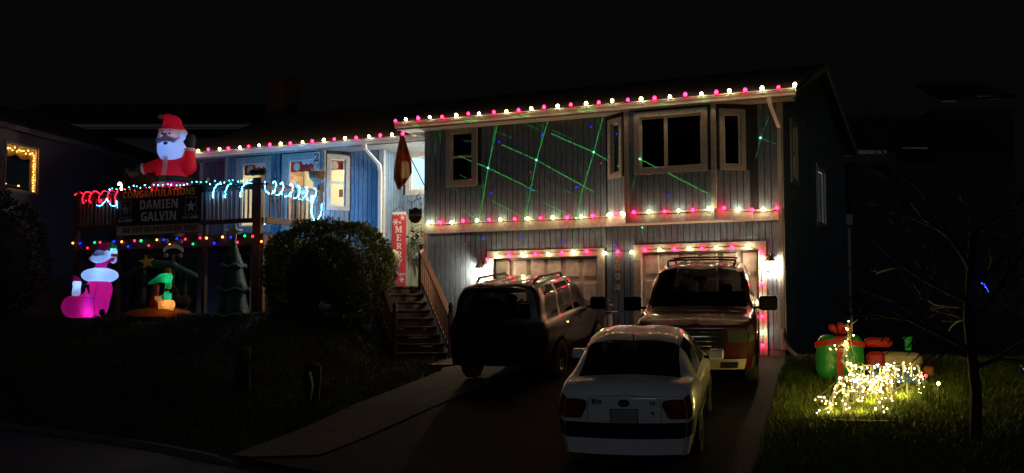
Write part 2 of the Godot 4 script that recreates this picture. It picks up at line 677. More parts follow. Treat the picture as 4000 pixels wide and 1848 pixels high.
	nylon("nylon_skin", lin(0.75, 0.55, 0.55), 0.9)
	nylon("nylon_grey", lin(0.22, 0.2, 0.28), 0.7)
	nylon("nylon_green", lin(0.03, 0.4, 0.12), 1.0)
	nylon("nylon_tan", lin(0.24, 0.11, 0.04), 0.9)
	nylon("nylon_lamb", lin(0.8, 0.68, 0.5), 1.1)
	nylon("nylon_gift", lin(0.02, 0.19, 0.03), 0.4).roughness = 0.3
	nylon("nylon_ribbon", lin(0.4, 0.02, 0.02), 0.5)
	nylon("nylon_cream", lin(0.42, 0.36, 0.24), 0.4)
	nylon("nylon_blue", lin(0.04, 0.12, 0.25), 0.4)
	nylon("nylon_orange", lin(0.4, 0.11, 0.015), 0.4)
	nylon("nylon_tree", lin(0.006, 0.026, 0.015), 0.2)
	mat("dull_hem", lin(0.16, 0.17, 0.17), 0.8)
	nylon("nylon_dark_green", lin(0.008, 0.03, 0.014), 0.2)

# ---------------------------------------------------------------- walls, windows, roof
func frame_of(org: Vector3, dir: Vector3) -> Transform3D:
	return Transform3D(Basis(dir, Vector3.UP, dir.cross(Vector3.UP)), org)

func free_spans(y0: float, y1: float, u0: float, u1: float, holes: Array) -> Array:
	var cuts := []
	for h in holes:
		if h[0] < u1 - 0.001 and h[1] > u0 + 0.001:
			cuts.append([h[2], h[3]])
	cuts.sort_custom(func(a, b): return a[0] < b[0])
	var out := []
	var y := y0
	for c in cuts:
		if c[0] > y + 0.02:
			out.append([y, minf(c[0], y1)])
		y = maxf(y, c[1])
	if y < y1 - 0.02:
		out.append([y, y1])
	return out

# a wall slab behind its face, with holes [u0, u1, y0, y1]
func wall(p: Node, called: String, org: Vector3, dir: Vector3, width: float, y0: float, y1: float, holes: Array, thick: float, m: Material) -> MeshInstance3D:
	var us := [0.0, width]
	for h in holes:
		us.append(clampf(h[0], 0, width))
		us.append(clampf(h[1], 0, width))
	us.sort()
	var st := begin()
	for k in us.size() - 1:
		if us[k + 1] - us[k] < 0.005:
			continue
		for s in free_spans(y0, y1, us[k], us[k + 1], holes):
			box_into(st, Vector3(us[k], s[0], -thick), Vector3(us[k + 1], s[1], 0))
	return put(p, called, done(st, false), m, frame_of(org, dir))

func boards(p: Node, org: Vector3, dir: Vector3, width: float, y0: float, y1: float, holes: Array, m: Material, pitch := 0.137) -> void:
	var n := dir.cross(Vector3.UP)
	var cnt := int(round(width / pitch))
	var w := width / cnt
	for k in cnt:
		for s in free_spans(y0, y1, k * w, (k + 1) * w, holes):
			if s[1] - s[0] < 0.03:
				continue
			var c := org + dir * (k + 0.5) * w + n * (0.0095 + rng.randf() * 0.003) + Vector3(0, (s[0] + s[1]) / 2, 0)
			put(p, "siding_board", unit_box, m, Transform3D(Basis(dir, Vector3.UP, n) * Basis.from_scale(Vector3(w - 0.016, s[1] - s[0], 0.016)), c))

func window(p: Node, org: Vector3, dir: Vector3, u0: float, u1: float, y0: float, y1: float, style := "single", trim := 0.11) -> Node3D:
	var o := Node3D.new()
	o.name = "window"
	o.transform = frame_of(org, dir)
	p.add_child(o, true)
	var st := begin()
	var z := 0.045
	box_into(st, Vector3(u0 - trim, y1, -0.02), Vector3(u1 + trim, y1 + trim, z))
	box_into(st, Vector3(u0 - trim, y0 - trim, -0.02), Vector3(u1 + trim, y0, z))
	box_into(st, Vector3(u0 - trim, y0, -0.02), Vector3(u0, y1, z))
	box_into(st, Vector3(u1, y0, -0.02), Vector3(u1 + trim, y1, z))
	put(o, "frame", done(st, false), M.trim)
	st = begin()
	var s := 0.04
	var f := -0.012
	var b := -0.05
	box_into(st, Vector3(u0, y0, b), Vector3(u0 + s, y1, f))
	box_into(st, Vector3(u1 - s, y0, b), Vector3(u1, y1, f))
	box_into(st, Vector3(u0 + s, y0, b), Vector3(u1 - s, y0 + s, f))
	box_into(st, Vector3(u0 + s, y1 - s, b), Vector3(u1 - s, y1, f))
	if style == "hung":
		box_into(st, Vector3(u0 + s, (y0 + y1) / 2 - 0.03, b), Vector3(u1 - s, (y0 + y1) / 2 + 0.03, f + 0.01))
	elif style == "slider":
		var mx := lerpf(u0, u1, 0.42)
		box_into(st, Vector3(mx - 0.035, y0 + s, b), Vector3(mx + 0.035, y1 - s, f + 0.012))
	put(o, "sash", done(st, false), M.metal_white)
	var halves := [[u0 + s, u1 - s, y0 + s, y1 - s]]
	if style == "hung":
		halves = [[u0 + s, u1 - s, y0 + s, (y0 + y1) / 2 - 0.03], [u0 + s, u1 - s, (y0 + y1) / 2 + 0.03, y1 - s]]
	elif style == "slider":
		var mx := lerpf(u0, u1, 0.42)
		halves = [[u0 + s, mx - 0.035, y0 + s, y1 - s], [mx + 0.035, u1 - s, y0 + s, y1 - s]]
	for h in halves:
		st = begin()
		quad(st, Vector3(h[0], h[2], -0.032), Vector3(h[0], h[3], -0.032), Vector3(h[1], h[3], -0.032), Vector3(h[1], h[2], -0.032))
		put(o, "pane", done(st, false), M.pane)
	return o

func strip(p: Node, called: String, lo: Vector3, hi: Vector3, m: Material) -> MeshInstance3D:
	return bx(p, called, (lo + hi) / 2, hi - lo, m)

func gutter(p: Node, x0: float, x1: float, y: float, z: float) -> void:
	# fascia board with an ogee gutter hung in front, open at the top
	strip(p, "fascia", Vector3(x0 + 0.01, y - 0.17, z - 0.14), Vector3(x1 - 0.01, y - 0.01, z - 0.105), M.trim)
	var prof := [Vector2(-0.1, 0), Vector2(-0.1, -0.13), Vector2(-0.03, -0.135), Vector2(-0.022, -0.09), Vector2(0.0, -0.05), Vector2(0.012, -0.012), Vector2(0.012, 0.0), Vector2(0.0, 0.0), Vector2(-0.01, -0.045), Vector2(-0.034, -0.09), Vector2(-0.042, -0.122), Vector2(-0.09, -0.118), Vector2(-0.09, 0)]
	var st := begin()
	flat_group(st)
	for k in prof.size():
		var a: Vector2 = prof[k]
		var b: Vector2 = prof[(k + 1) % prof.size()]
		quad(st, Vector3(x0, y + a.y, z + a.x), Vector3(x0, y + b.y, z + b.x), Vector3(x1, y + b.y, z + b.x), Vector3(x1, y + a.y, z + a.x))
	for s in [[x0, 1], [x1, -1]]:
		var c := Vector3(s[0], y - 0.06, z - 0.05)
		for k in 6:
			tri(st, c, Vector3(s[0], y + prof[k].y, z + prof[k].x), Vector3(s[0], y + prof[k + 1].y, z + prof[k + 1].x))
	put(p, "gutter", done(st, false), M.metal_white)

func flat_pipe(pts: Array, w: float, d: float) -> ArrayMesh:
	# a rectangular downpipe along points, w along x, d along z
	var st := begin()
	flat_group(st)
	for k in pts.size() - 1:
		var a: Vector3 = pts[k]
		var b: Vector3 = pts[k + 1]
		var o := [Vector3(-w, 0, d) / 2, Vector3(w, 0, d) / 2, Vector3(w, 0, -d) / 2, Vector3(-w, 0, -d) / 2]
		for i in 4:
			quad(st, a + o[i], b + o[i], b + o[(i + 1) % 4], a + o[(i + 1) % 4])
	return done(st, false)

func roof_slab(p: Node, called: String, q: Array, thick: float, m: Material) -> void:
	var st := begin()
	flat_group(st)
	var d := Vector3(0, -thick, 0)
	var n := q.size()
	for k in range(1, n - 1):
		tri(st, q[0], q[k], q[k + 1])
		tri(st, q[0] + d, q[k + 1] + d, q[k] + d)
	for k in n:
		quad(st, q[k], q[k] + d, q[(k + 1) % n] + d, q[(k + 1) % n])
	put(p, called, done(st, false), m)

func shingle_rows(p: Node, a: Vector3, b: Vector3, up: Vector3, rows: int) -> void:
	# courses of shingles from the eave a-b upwards, each a thin lapped slab in one mesh
	var st := begin()
	flat_group(st)
	var n := (b - a).cross(up).normalized()
	if n.y < 0:
		n = -n
	for k in rows:
		var o0 := up * (float(k) / rows)
		var o1 := up * (float(k + 1) / rows)
		quad(st, a + o0 + n * 0.022, a + o1 + n * 0.006, b + o1 + n * 0.006, b + o0 + n * 0.022)
		quad(st, a + o0, a + o0 + n * 0.022, b + o0 + n * 0.022, b + o0)
	var o := put(p, "shingles", done(st, false), M.shingle)
	o.set_meta("kind", "stuff")

func garage_door(p: Node, x0: float, x1: float, y1: float) -> void:
	var d := sub(p, "garage_door", Vector3((x0 + x1) / 2, 0.02, -0.13))
	var w := x1 - x0
	for r in 4:
		bx(d, "door_section", Vector3(0, y1 * (r + 0.5) / 4, 0), Vector3(w, y1 / 4 - 0.012, 0.04), M.door_panel)
		for c in 6:
			put(d, "panel", cbox(Vector3(w / 6 - 0.11, y1 / 4 - 0.13, 0.035), 0.014), M.door_panel, at(-w / 2 + w * (c + 0.5) / 6, y1 * (r + 0.5) / 4, 0.03))

func build_house() -> void:
	var X := Vector3.RIGHT
	var h := thing("split_level_house", "blue two storey house with lit eaves, two garage doors and a raised left wing", "house")
	# garage block, front
	var w0 := sub(h, "garage_front_wall")
	var low := [[1.79, 4.37, 0.0, 2.19], [5.39, 7.98, 0.0, 2.23]]
	var up := [[0.65, 1.23, 4.05, 5.25], [4.6, 7.86, 2.83, 5.32]]
	var o := Vector3(-8.5, 0, 0)
	wall(w0, "wall_sheathing", o, X, 8.5, 0.0, 5.32, low + up, 0.14, M.siding_back)
	boards(w0, o + Vector3(0.1, 0, 0), X, 8.3, 0.14, 2.83, [[1.58, 4.38, 0.0, 2.37], [5.18, 8.0, 0.0, 2.37]], M.siding)
	boards(w0, o + Vector3(0.1, 0, 0), X, 8.3, 3.07, 5.3, [[0.44, 1.24, 3.92, 5.3], [4.5, 7.76, 2.8, 5.32]], M.siding)
	strip(w0, "corner_board", Vector3(-8.56, 0.1, -0.05), Vector3(-8.4, 5.3, 0.03), M.siding)
	strip(w0, "corner_board", Vector3(-0.1, 0.14, -0.05), Vector3(0.03, 5.3, 0.03), M.trim)
	strip(w0, "corner_board", Vector3(-8.57, 0.1, -0.06), Vector3(-8.47, 2.83, 0.034), M.trim)
	strip(w0, "belly_band", Vector3(-8.56, 2.83, -0.02), Vector3(-3.93, 3.07, 0.042), M.trim)
	strip(w0, "belly_band", Vector3(-0.62, 2.83, -0.02), Vector3(0.03, 3.07, 0.042), M.trim)
	strip(w0, "foundation", Vector3(-8.5, -0.3, -0.12), Vector3(-6.9, 0.13, 0.015), M.concrete)
	strip(w0, "foundation", Vector3(-4.1, -0.3, -0.12), Vector3(-3.16, 0.13, 0.015), M.concrete)
	strip(w0, "foundation", Vector3(-0.42, -0.3, -0.12), Vector3(0.0, 0.13, 0.015), M.concrete)
	for d in [[-6.71, -4.13, 2.19], [-3.11, -0.52, 2.23]]:
		var st := begin()
		box_into(st, Vector3(d[0] - 0.16, d[2], -0.1), Vector3(d[1] + 0.16, d[2] + 0.17, 0.05))
		box_into(st, Vector3(d[0] - 0.16, 0.02, -0.1), Vector3(d[0], d[2], 0.05))
		box_into(st, Vector3(d[1], 0.02, -0.1), Vector3(d[1] + 0.16, d[2], 0.05))
		put(w0, "door_trim", done(st, false), M.trim)
		garage_door(h, d[0], d[1], d[2])
	window(h, o, X, 0.65, 1.23, 4.05, 5.22, "hung", 0.13)
	# the bay over the right garage
	var bay := sub(h, "upper_bay")
	var bp := [Vector3(-3.9, 0, 0), Vector3(-3.25, 0, 0.5), Vector3(-1.32, 0, 0.5), Vector3(-0.64, 0, 0)]
	var bh := [[0.2, 0.56, 3.98, 5.1], [0.3, 1.68, 4.0, 5.12], [0.22, 0.6, 4.0, 5.1]]
	for k in 3:
		var d: Vector3 = (bp[k + 1] - bp[k]).normalized()
		var wd: float = (bp[k + 1] - bp[k]).length()
		var hole: Array = bh[k]
		wall(bay, "wall_sheathing", bp[k], d, wd, 2.85, 5.32, [hole], 0.09, M.siding_back)
		boards(bay, bp[k] + d * 0.05, d, wd - 0.1, 3.08, 5.3, [[hole[0] - 0.14, hole[1] + 0.03, hole[2] - 0.1, hole[3] + 0.2]], M.siding)
		var nrm := d.cross(Vector3.UP)
		put(bay, "belly_band", unit_box, M.trim, Transform3D(Basis(d, Vector3.UP, nrm) * Basis.from_scale(Vector3(wd + 0.02, 0.24, 0.05)), bp[k] + d * wd / 2 + nrm * 0.022 + Vector3(0, 2.955, 0)))
		window(h, bp[k], d, hole[0], hole[1], hole[2], hole[3], "slider" if k == 1 else "single", 0.1 if k != 1 else 0.12)
	for k in [1, 2]:
		bx(bay, "corner_board", bp[k] + Vector3(0, 4.19, 0.012), Vector3(0.1, 2.22, 0.05), M.trim)
	var poly := PackedVector2Array()
	for q in bp:
		poly.append(Vector2(q.x, q.z))
	put(bay, "bay_soffit", prism(poly, 0.03), M.trim, Transform3D(Basis.from_euler(Vector3(PI / 2, 0, 0)), Vector3(0, 2.845, 0)))
	# right side, back and gables
	var side := sub(h, "right_side_wall")
	var sd := Vector3(0, 0, -1)
	wall(side, "wall_sheathing", Vector3(0, 0, -0.15), sd, 7.7, 0.0, 5.32, [[0.75, 1.25, 3.8, 5.0], [3.6, 4.6, 3.1, 4.4]], 0.12, M.siding_back)
	boards(side, Vector3(0, 0, -0.06), sd, 7.8, 0.14, 5.3, [[0.72, 1.46, 3.7, 5.1], [3.6, 4.8, 3.0, 4.5]], M.siding, 0.2)
	strip(side, "foundation", Vector3(-0.1, -0.4, -7.85), Vector3(0.01, 0.13, -0.14), M.concrete)
	window(h, Vector3(0, 0, -0.15), sd, 0.75, 1.25, 3.8, 5.0, "hung", 0.1)
	window(h, Vector3(0, 0, -0.15), sd, 3.6, 4.6, 3.1, 4.4, "single", 0.1)
	var gp := PackedVector2Array([Vector2(0.0, 5.3), Vector2(-8.0, 5.3), Vector2(-3.95, 6.78)])
	put(h, "gable", prism(gp, 0.08), M.siding, Transform3D(Basis(Vector3(0, 0, 1), Vector3.UP, Vector3(-1, 0, 0)), Vector3(-0.03, 0, 0)))
	strip(h, "back_wall", Vector3(-17.1, 0.0, -8.05), Vector3(-0.13, 5.3, -7.9), M.siding)
	strip(h, "garage_return_wall", Vector3(-8.5, 0.0, -7.9), Vector3(-8.38, 5.3, -0.15), M.siding)
	strip(h, "floor_slab", Vector3(-8.38, 2.7, -7.9), Vector3(-0.12, 2.83, -0.14), M.dark_room)
	strip(h, "ceiling", Vector3(-17.0, 5.33, -7.9), Vector3(-0.13, 5.4, -2.02), M.cream_wall)
	strip(h, "room_back_wall", Vector3(-8.39, 2.84, -3.7), Vector3(-0.12, 5.34, -3.6), M.dark_room)
	var ul := sub(h, "upstairs_lamp", Vector3(-0.75, 3.9, -5.2))
	put(ul, "lamp_bulb", ball(0.05), M.lamp_white)
	lamp(ul, Vector3.ZERO, Color(0.8, 0.9, 1.0), 2.0, 0.05)
	# roof: one long gable, hipped at the left end
	roof_slab(h, "roof", [Vector3(-9.05, 5.47, 0.52), Vector3(0.36, 5.47, 0.52), Vector3(0.22, 6.92, -3.95), Vector3(-9.05, 6.92, -3.95)], 0.07, M.shingle)
	shingle_rows(h, Vector3(-9.05, 5.472, 0.52), Vector3(0.36, 5.472, 0.52), Vector3(-0.07, 1.45, -4.47), 26)
	roof_slab(h, "roof", [Vector3(-17.4, 5.47, -1.18), Vector3(-9.05, 5.47, -1.18), Vector3(-9.05, 6.92, -3.95), Vector3(-15.2, 6.92, -3.95)], 0.07, M.shingle)
	shingle_rows(h, Vector3(-17.2, 5.472, -1.18), Vector3(-9.05, 5.472, -1.18), Vector3(1.0, 1.45, -2.77), 18)
	roof_slab(h, "roof", [Vector3(0.22, 6.92, -3.95), Vector3(0.22, 5.4, -8.5), Vector3(-17.4, 5.4, -8.5), Vector3(-15.2, 6.92, -3.95)], 0.07, M.shingle)
	roof_slab(h, "roof", [Vector3(-15.2, 6.92, -3.95), Vector3(-17.4, 5.4, -8.5), Vector3(-17.4, 5.47, -1.18)], 0.07, M.shingle)
	strip(h, "soffit", Vector3(-9.0, 5.31, -0.02), Vector3(0.3, 5.335, 0.49), M.trim)
	strip(h, "soffit", Vector3(-17.3, 5.31, -2.05), Vector3(-8.57, 5.335, -1.22), M.trim)
	strip(h, "eave_end_board", Vector3(-9.03, 5.3, -1.2), Vector3(-9.0, 5.5, 0.48), M.trim)
	var rake := Basis(Vector3.RIGHT, atan2(1.45, 4.47))
	bx(h, "rake_board", Vector3(0.27, 6.12, -1.72), Vector3(0.03, 0.16, 4.6), M.trim, rake.get_euler())
	bx(h, "rake_board", Vector3(0.27, 6.08, -6.2), Vector3(0.03, 0.16, 4.75), M.trim, Vector3(-atan2(1.5, 4.55), 0, 0))
	gutter(h, -9.05, 0.42, 5.46, 0.64)
	gutter(h, -17.3, -9.06, 5.46, -1.06)
	var ch := sub(h, "chimney")
	strip(ch, "chimney_stack", Vector3(-16.9, 5.0, -5.4), Vector3(-16.2, 8.2, -4.7), M.night_dark_brick)
	strip(ch, "chimney_cap", Vector3(-16.98, 8.2, -5.48), Vector3(-16.12, 8.32, -4.62), M.night_dark_brick)
	put(h, "downspout", flat_pipe([Vector3(-0.12, 5.4, 0.58), Vector3(-0.11, 5.18, 0.56), Vector3(-0.03, 4.75, 0.09), Vector3(-0.03, 0.55, 0.09)], 0.08, 0.06), M.metal_white)
	put(h, "drain_hose", tube([Vector3(-0.03, 0.58, 0.1), Vector3(0.0, 0.4, 0.13), Vector3(0.1, 0.2, 0.25), Vector3(0.3, 0.02, 0.42), Vector3(0.55, -0.02, 0.6)], 0.055), M.iron)
	for k in 4:
		letters(h, "house_number", "2004"[k], 0.155, M.pale_brass, at(-3.65, [2.11, 1.93, 1.71, 1.48][k], 0.035), true, 0.02)
	build_entry(h)
	build_wing(h)

func build_entry(h: Node3D) -> void:
	var X := Vector3.RIGHT
	var e := sub(h, "entry_wall")
	var o := Vector3(-10.96, 0, -2.8)
	var win := [0.35, 1.75, 4.28, 5.2]
	wall(e, "wall_sheathing", o, X, 2.46, 0.3, 5.32, [win, [0.28, 1.24, 1.55, 3.53]], 0.12, M.siding_back)
	boards(e, o, X, 2.45, 1.5, 5.3, [[0.18, 1.34, 1.5, 3.63], [0.26, 1.86, 4.16, 5.32]], M.siding)
	window(h, o, X, win[0], win[1], win[2], win[3], "single", 0.13)
	wall(e, "wall_sheathing", Vector3(-10.96, 0, -2.0), Vector3(0, 0, -1), 0.8, 0.3, 5.32, [], 0.12, M.siding_back)
	boards(e, Vector3(-10.96, 0, -2.06), Vector3(0, 0, -1), 0.72, 1.5, 5.3, [], M.siding)
	strip(e, "corner_board", Vector3(-11.08, 0.9, -2.06), Vector3(-10.935, 5.3, -1.965), M.trim)
	strip(e, "entry_soffit", Vector3(-11.0, 5.3, -2.8), Vector3(-8.5, 5.34, -2.05), M.trim)
	# stairwell behind the window over the door
	strip(e, "stairwell_wall", Vector3(-10.9, 2.5, -5.2), Vector3(-8.6, 5.32, -5.1), M.pale_blue_wall)
	strip(e, "stairwell_wall", Vector3(-11.02, 1.0, -5.2), Vector3(-10.9, 5.32, -2.93), M.pale_blue_wall)
	strip(e, "stairwell_wall", Vector3(-8.6, 1.0, -5.2), Vector3(-8.52, 5.32, -2.93), M.pale_blue_wall)
	strip(e, "stairwell_floor", Vector3(-10.9, 1.4, -5.2), Vector3(-8.5, 1.5, -2.93), M.pale_blue_wall)
	var sb := sub(e, "stairwell_lamp", Vector3(-9.2, 5.05, -4.0))
	put(sb, "lamp_bulb", ball(0.06), M.lamp_white)
	lamp(sb, Vector3.ZERO, Color(0.8, 0.93, 1.0), 2.6, 0.06)
	# front door
	var d := sub(h, "front_door", Vector3(-10.2, 1.55, -2.82))
	bx(d, "door_leaf", Vector3(0, 0.98, 0), Vector3(0.94, 1.96, 0.05), M.olive_door)
	for c in [-0.22, 0.22]:
		for r in [[0.42, 0.6], [1.18, 0.66], [1.76, 0.22]]:
			put(d, "door_panel", cbox(Vector3(0.26, r[1], 0.03), 0.012), M.olive_door, at(c, r[0], 0.03))
	put(d, "handle", ball(0.035), M.gold, at(0.4, 0.95, 0.07))
	var st := begin()
	box_into(st, Vector3(-0.59, 0, -0.02), Vector3(-0.475, 1.98, 0.06))
	box_into(st, Vector3(0.475, 0, -0.02), Vector3(0.59, 1.98, 0.06))
	box_into(st, Vector3(-0.59, 1.98, -0.02), Vector3(0.59, 2.09, 0.06))
	put(d, "door_frame", done(st, false), M.trim)

func build_wing(h: Node3D) -> void:
	var X := Vector3.RIGHT
	var w := sub(h, "wing_front_wall")
	var o := Vector3(-17.1, 0, -2.0)
	wall(w, "wall_sheathing", o, X, 6.14, 0.4, 5.32, [[1.0, 5.06, 2.97, 5.3]], 0.12, M.siding_back)
	boards(w, Vector3(-12.0, 0, -2), X, 0.96, 1.0, 5.3, [], M.siding)
	boards(w, Vector3(-17.0, 0, -2), X, 0.85, 2.97, 5.3, [], M.siding)
	boards(w, Vector3(-17.0, 0, -2), X, 4.95, 0.95, 2.75, [], M.siding, 0.2)
	strip(w, "corner_board", Vector3(-17.14, 0.9, -2.05), Vector3(-17.0, 5.3, -1.96), M.trim)
	strip(w, "lower_door", Vector3(-16.0, 0.95, -2.0), Vector3(-15.2, 2.6, -1.97), M.dark_wood)
	strip(w, "lower_door_trim", Vector3(-15.2, 0.95, -2.0), Vector3(-15.05, 2.7, -1.93), M.trim)
	strip(h, "wing_side_wall", Vector3(-17.1, 0.4, -7.9), Vector3(-16.98, 5.3, -2.05), M.siding)
	strip(h, "wing_floor", Vector3(-17.0, 2.8, -7.9), Vector3(-11.03, 2.93, -2.05), M.dark_room)
	strip(h, "wing_floor", Vector3(-16.1, 2.75, -2.05), Vector3(-12.0, 2.95, -1.42), M.dark_room)
	# bay with two front windows and angled sides
	var b := sub(h, "wing_bay")
	var bp := [Vector3(-16.1, 0, -2.0), Vector3(-15.7, 0, -1.4), Vector3(-12.44, 0, -1.4), Vector3(-12.0, 0, -2.0)]
	var bh := [[], [[0.52, 1.38, 3.35, 5.1], [2.08, 2.95, 3.35, 5.1]], [[0.17, 0.6, 3.82, 5.1]]]
	for k in 3:
		var d: Vector3 = (bp[k + 1] - bp[k]).normalized()
		var wd: float = (bp[k + 1] - bp[k]).length()
		var keep := []
		for q in bh[k]:
			keep.append([q[0] - 0.16, q[1] + 0.06, q[2] - 0.1, q[3] + 0.2])
		wall(b, "wall_sheathing", bp[k], d, wd, 2.9, 5.32, bh[k], 0.09, M.siding_back)
		boards(b, bp[k] + d * 0.05, d, wd - 0.1, 2.95, 5.3, keep, M.siding)
		for q in bh[k]:
			window(h, bp[k], d, q[0], q[1], q[2], q[3], "hung" if k == 2 else "single", 0.17 if k == 1 else 0.11)
	for k in [1, 2]:
		bx(b, "corner_board", bp[k] + Vector3(0.02 if k == 1 else -0.02, 4.12, 0.0), Vector3(0.1, 2.36, 0.07), M.trim)
	put(h, "downspout", flat_pipe([Vector3(-11.0, 5.4, -1.12), Vector3(-11.0, 5.22, -1.14), Vector3(-11.02, 4.9, -1.86), Vector3(-11.02, 4.72, -1.93), Vector3(-11.02, 1.0, -1.93)], 0.09, 0.07), M.metal_white)
	# the lit room behind the bay
	var r := sub(h, "living_room")
	strip(r, "room_wall", Vector3(-17.0, 2.93, -5.1), Vector3(-11.1, 5.33, -5.0), M.cream_wall)
	strip(r, "room_wall", Vector3(-11.12, 2.93, -5.0), Vector3(-11.03, 5.33, -2.14), M.cream_wall)
	strip(r, "room_wall", Vector3(-16.97, 2.93, -5.0), Vector3(-16.9, 5.33, -2.14), M.cream_wall)
	strip(r, "room_floor", Vector3(-16.9, 2.935, -5.0), Vector3(-11.12, 2.95, -2.14), M.cedar)
	var fp := sub(h, "fireplace", Vector3(-15.42, 2.95, -3.9))
	bx(fp, "mortar", Vector3(0, 1.19, 0), Vector3(0.64, 2.38, 0.5), M.mortar)
	for row in 17:
		var x := -0.34 - 0.13 * (row % 2)
		while x < 0.33:
			var l := rng.randf_range(0.16, 0.27)
			var x0 := maxf(x, -0.34)
			var x1 := minf(x + l, 0.34)
			if x1 - x0 > 0.05:
				bx(fp, "brick", Vector3((x0 + x1) / 2, 0.07 + row * 0.14, 0.25), Vector3(x1 - x0 - 0.014, 0.122, 0.05 + rng.randf() * 0.03), M.brick if rng.randf() < 0.6 else M.brick_dark)
			x += l
		bx(fp, "brick", Vector3(0.32, 0.07 + row * 0.14, 0.0), Vector3(0.05, 0.122, 0.42), M.brick if row % 3 else M.brick_dark)
	var lb := sub(r, "ceiling_lamp", Vector3(-13.95, 5.2, -2.35))
	put(lb, "lamp_bulb", ball(0.08), M.lamp_white)
	lamp(lb, Vector3.ZERO, Color(1.0, 0.93, 0.76), 9.0, 0.08)
	# valances behind the windows: a red band with a wavy hem and a pale snowman shape
	for q in [[-15.25, -14.3, 5.12, -1.62], [-13.68, -12.72, 5.12, -1.62]]:
		var v := sub(r, "valance", Vector3((q[0] + q[1]) / 2, q[2], q[3]))
		var wd: float = q[1] - q[0]
		var pp := PackedVector2Array([Vector2(-wd / 2, 0), Vector2(wd / 2, 0)])
		for k in 9:
			pp.append(Vector2(wd / 2 - wd * k / 8, -0.3 - 0.025 * (k % 2)))
		put(v, "cloth", prism(pp, 0.02), M.red_fabric)
		var zz := PackedVector2Array([Vector2(-wd * 0.1, -0.04), Vector2(wd * 0.48, -0.04)])
		for k in 9:
			zz.append(Vector2(wd * 0.48 - wd * 0.58 * k / 8, -0.09 - 0.05 * (k % 2)))
		put(v, "pale_trim", prism(zz, 0.012), M.white_print, at(0, 0, 0.018))
		put(v, "pale_figure", blob([[Vector3(-wd * 0.28, -0.12, 0), Vector3(0.09, 0.07, 0.012)], [Vector3(-wd * 0.28, -0.2, 0), Vector3(0.11, 0.09, 0.012)]], 0.03, 0.02), M.white_print, at(0, 0, 0.02))
	var v2 := sub(r, "valance", Vector3(-12.38, 5.08, -1.78), 0.93)
	bx(v2, "cloth", Vector3(0, -0.12, 0), Vector3(0.5, 0.24, 0.02), M.red_fabric)
	put(v2, "pale_figure", blob([[Vector3(0, -0.08, 0), Vector3(0.09, 0.07, 0.012)], [Vector3(0, -0.17, 0), Vector3(0.12, 0.08, 0.012)]], 0.03, 0.02), M.white_print, at(0, 0, 0.018))
	# small plaques and ornaments on the back wall
	for q in [[-14.95, 4.93, 0.36, 0.13], [-14.3, 4.62, 0.12, 0.22], [-15.02, 3.75, 0.16, 0.12], [-13.55, 3.4, 0.4, 0.16]]:
		bx(r, "wall_plaque", Vector3(q[0], q[1], -4.985), Vector3(q[2], q[3], 0.03), M.brown)
	for q in [Vector2(-14.95, 4.18), Vector2(-13.72, 4.52), Vector2(-13.3, 4.52)]:
		put(r, "wall_ornament", prism(PackedVector2Array([Vector2(-0.07, 0.14), Vector2(-0.02, 0.06), Vector2(0.03, 0.12), Vector2(0.1, 0.0), Vector2(0.06, -0.12), Vector2(-0.06, -0.13), Vector2(-0.11, -0.02)]), 0.03), M.brown, at(q.x, q.y, -4.98))
	put(r, "wall_ornament", prism(PackedVector2Array([Vector2(0, 0.18), Vector2(0.09, -0.14), Vector2(-0.09, -0.14)]), 0.03), M.brown, at(-14.42, 4.02, -4.98))
	put(r, "wall_medallion", lathe([Vector2(0, 0.02), Vector2(0.1, 0.02), Vector2(0.13, 0.01), Vector2(0.13, 0), Vector2(0, 0)], 16), M.brown, Transform3D(Basis.from_euler(Vector3(PI / 2, 0, 0)), Vector3(-13.5, 4.9, -4.98)))
	var tr := thing("indoor_fairy_lights", "small cluster of warm fairy lights low inside the left bay window", "string lights", "", Vector3(-15.2, 2.95, -2.6))
	var pts := []
	for k in 14:
		pts.append(Vector3(0.16 * sin(k * 2.1), 0.35 + k * 0.045, 0.14 * cos(k * 1.7)))
	put(tr, "cord", tube(pts, 0.006, -1, 4), M.wire_green)
	for q in pts:
		put(tr, "bulb", ball(0.022, 6, 4), M.led_warm, at(q.x, q.y, q.z))

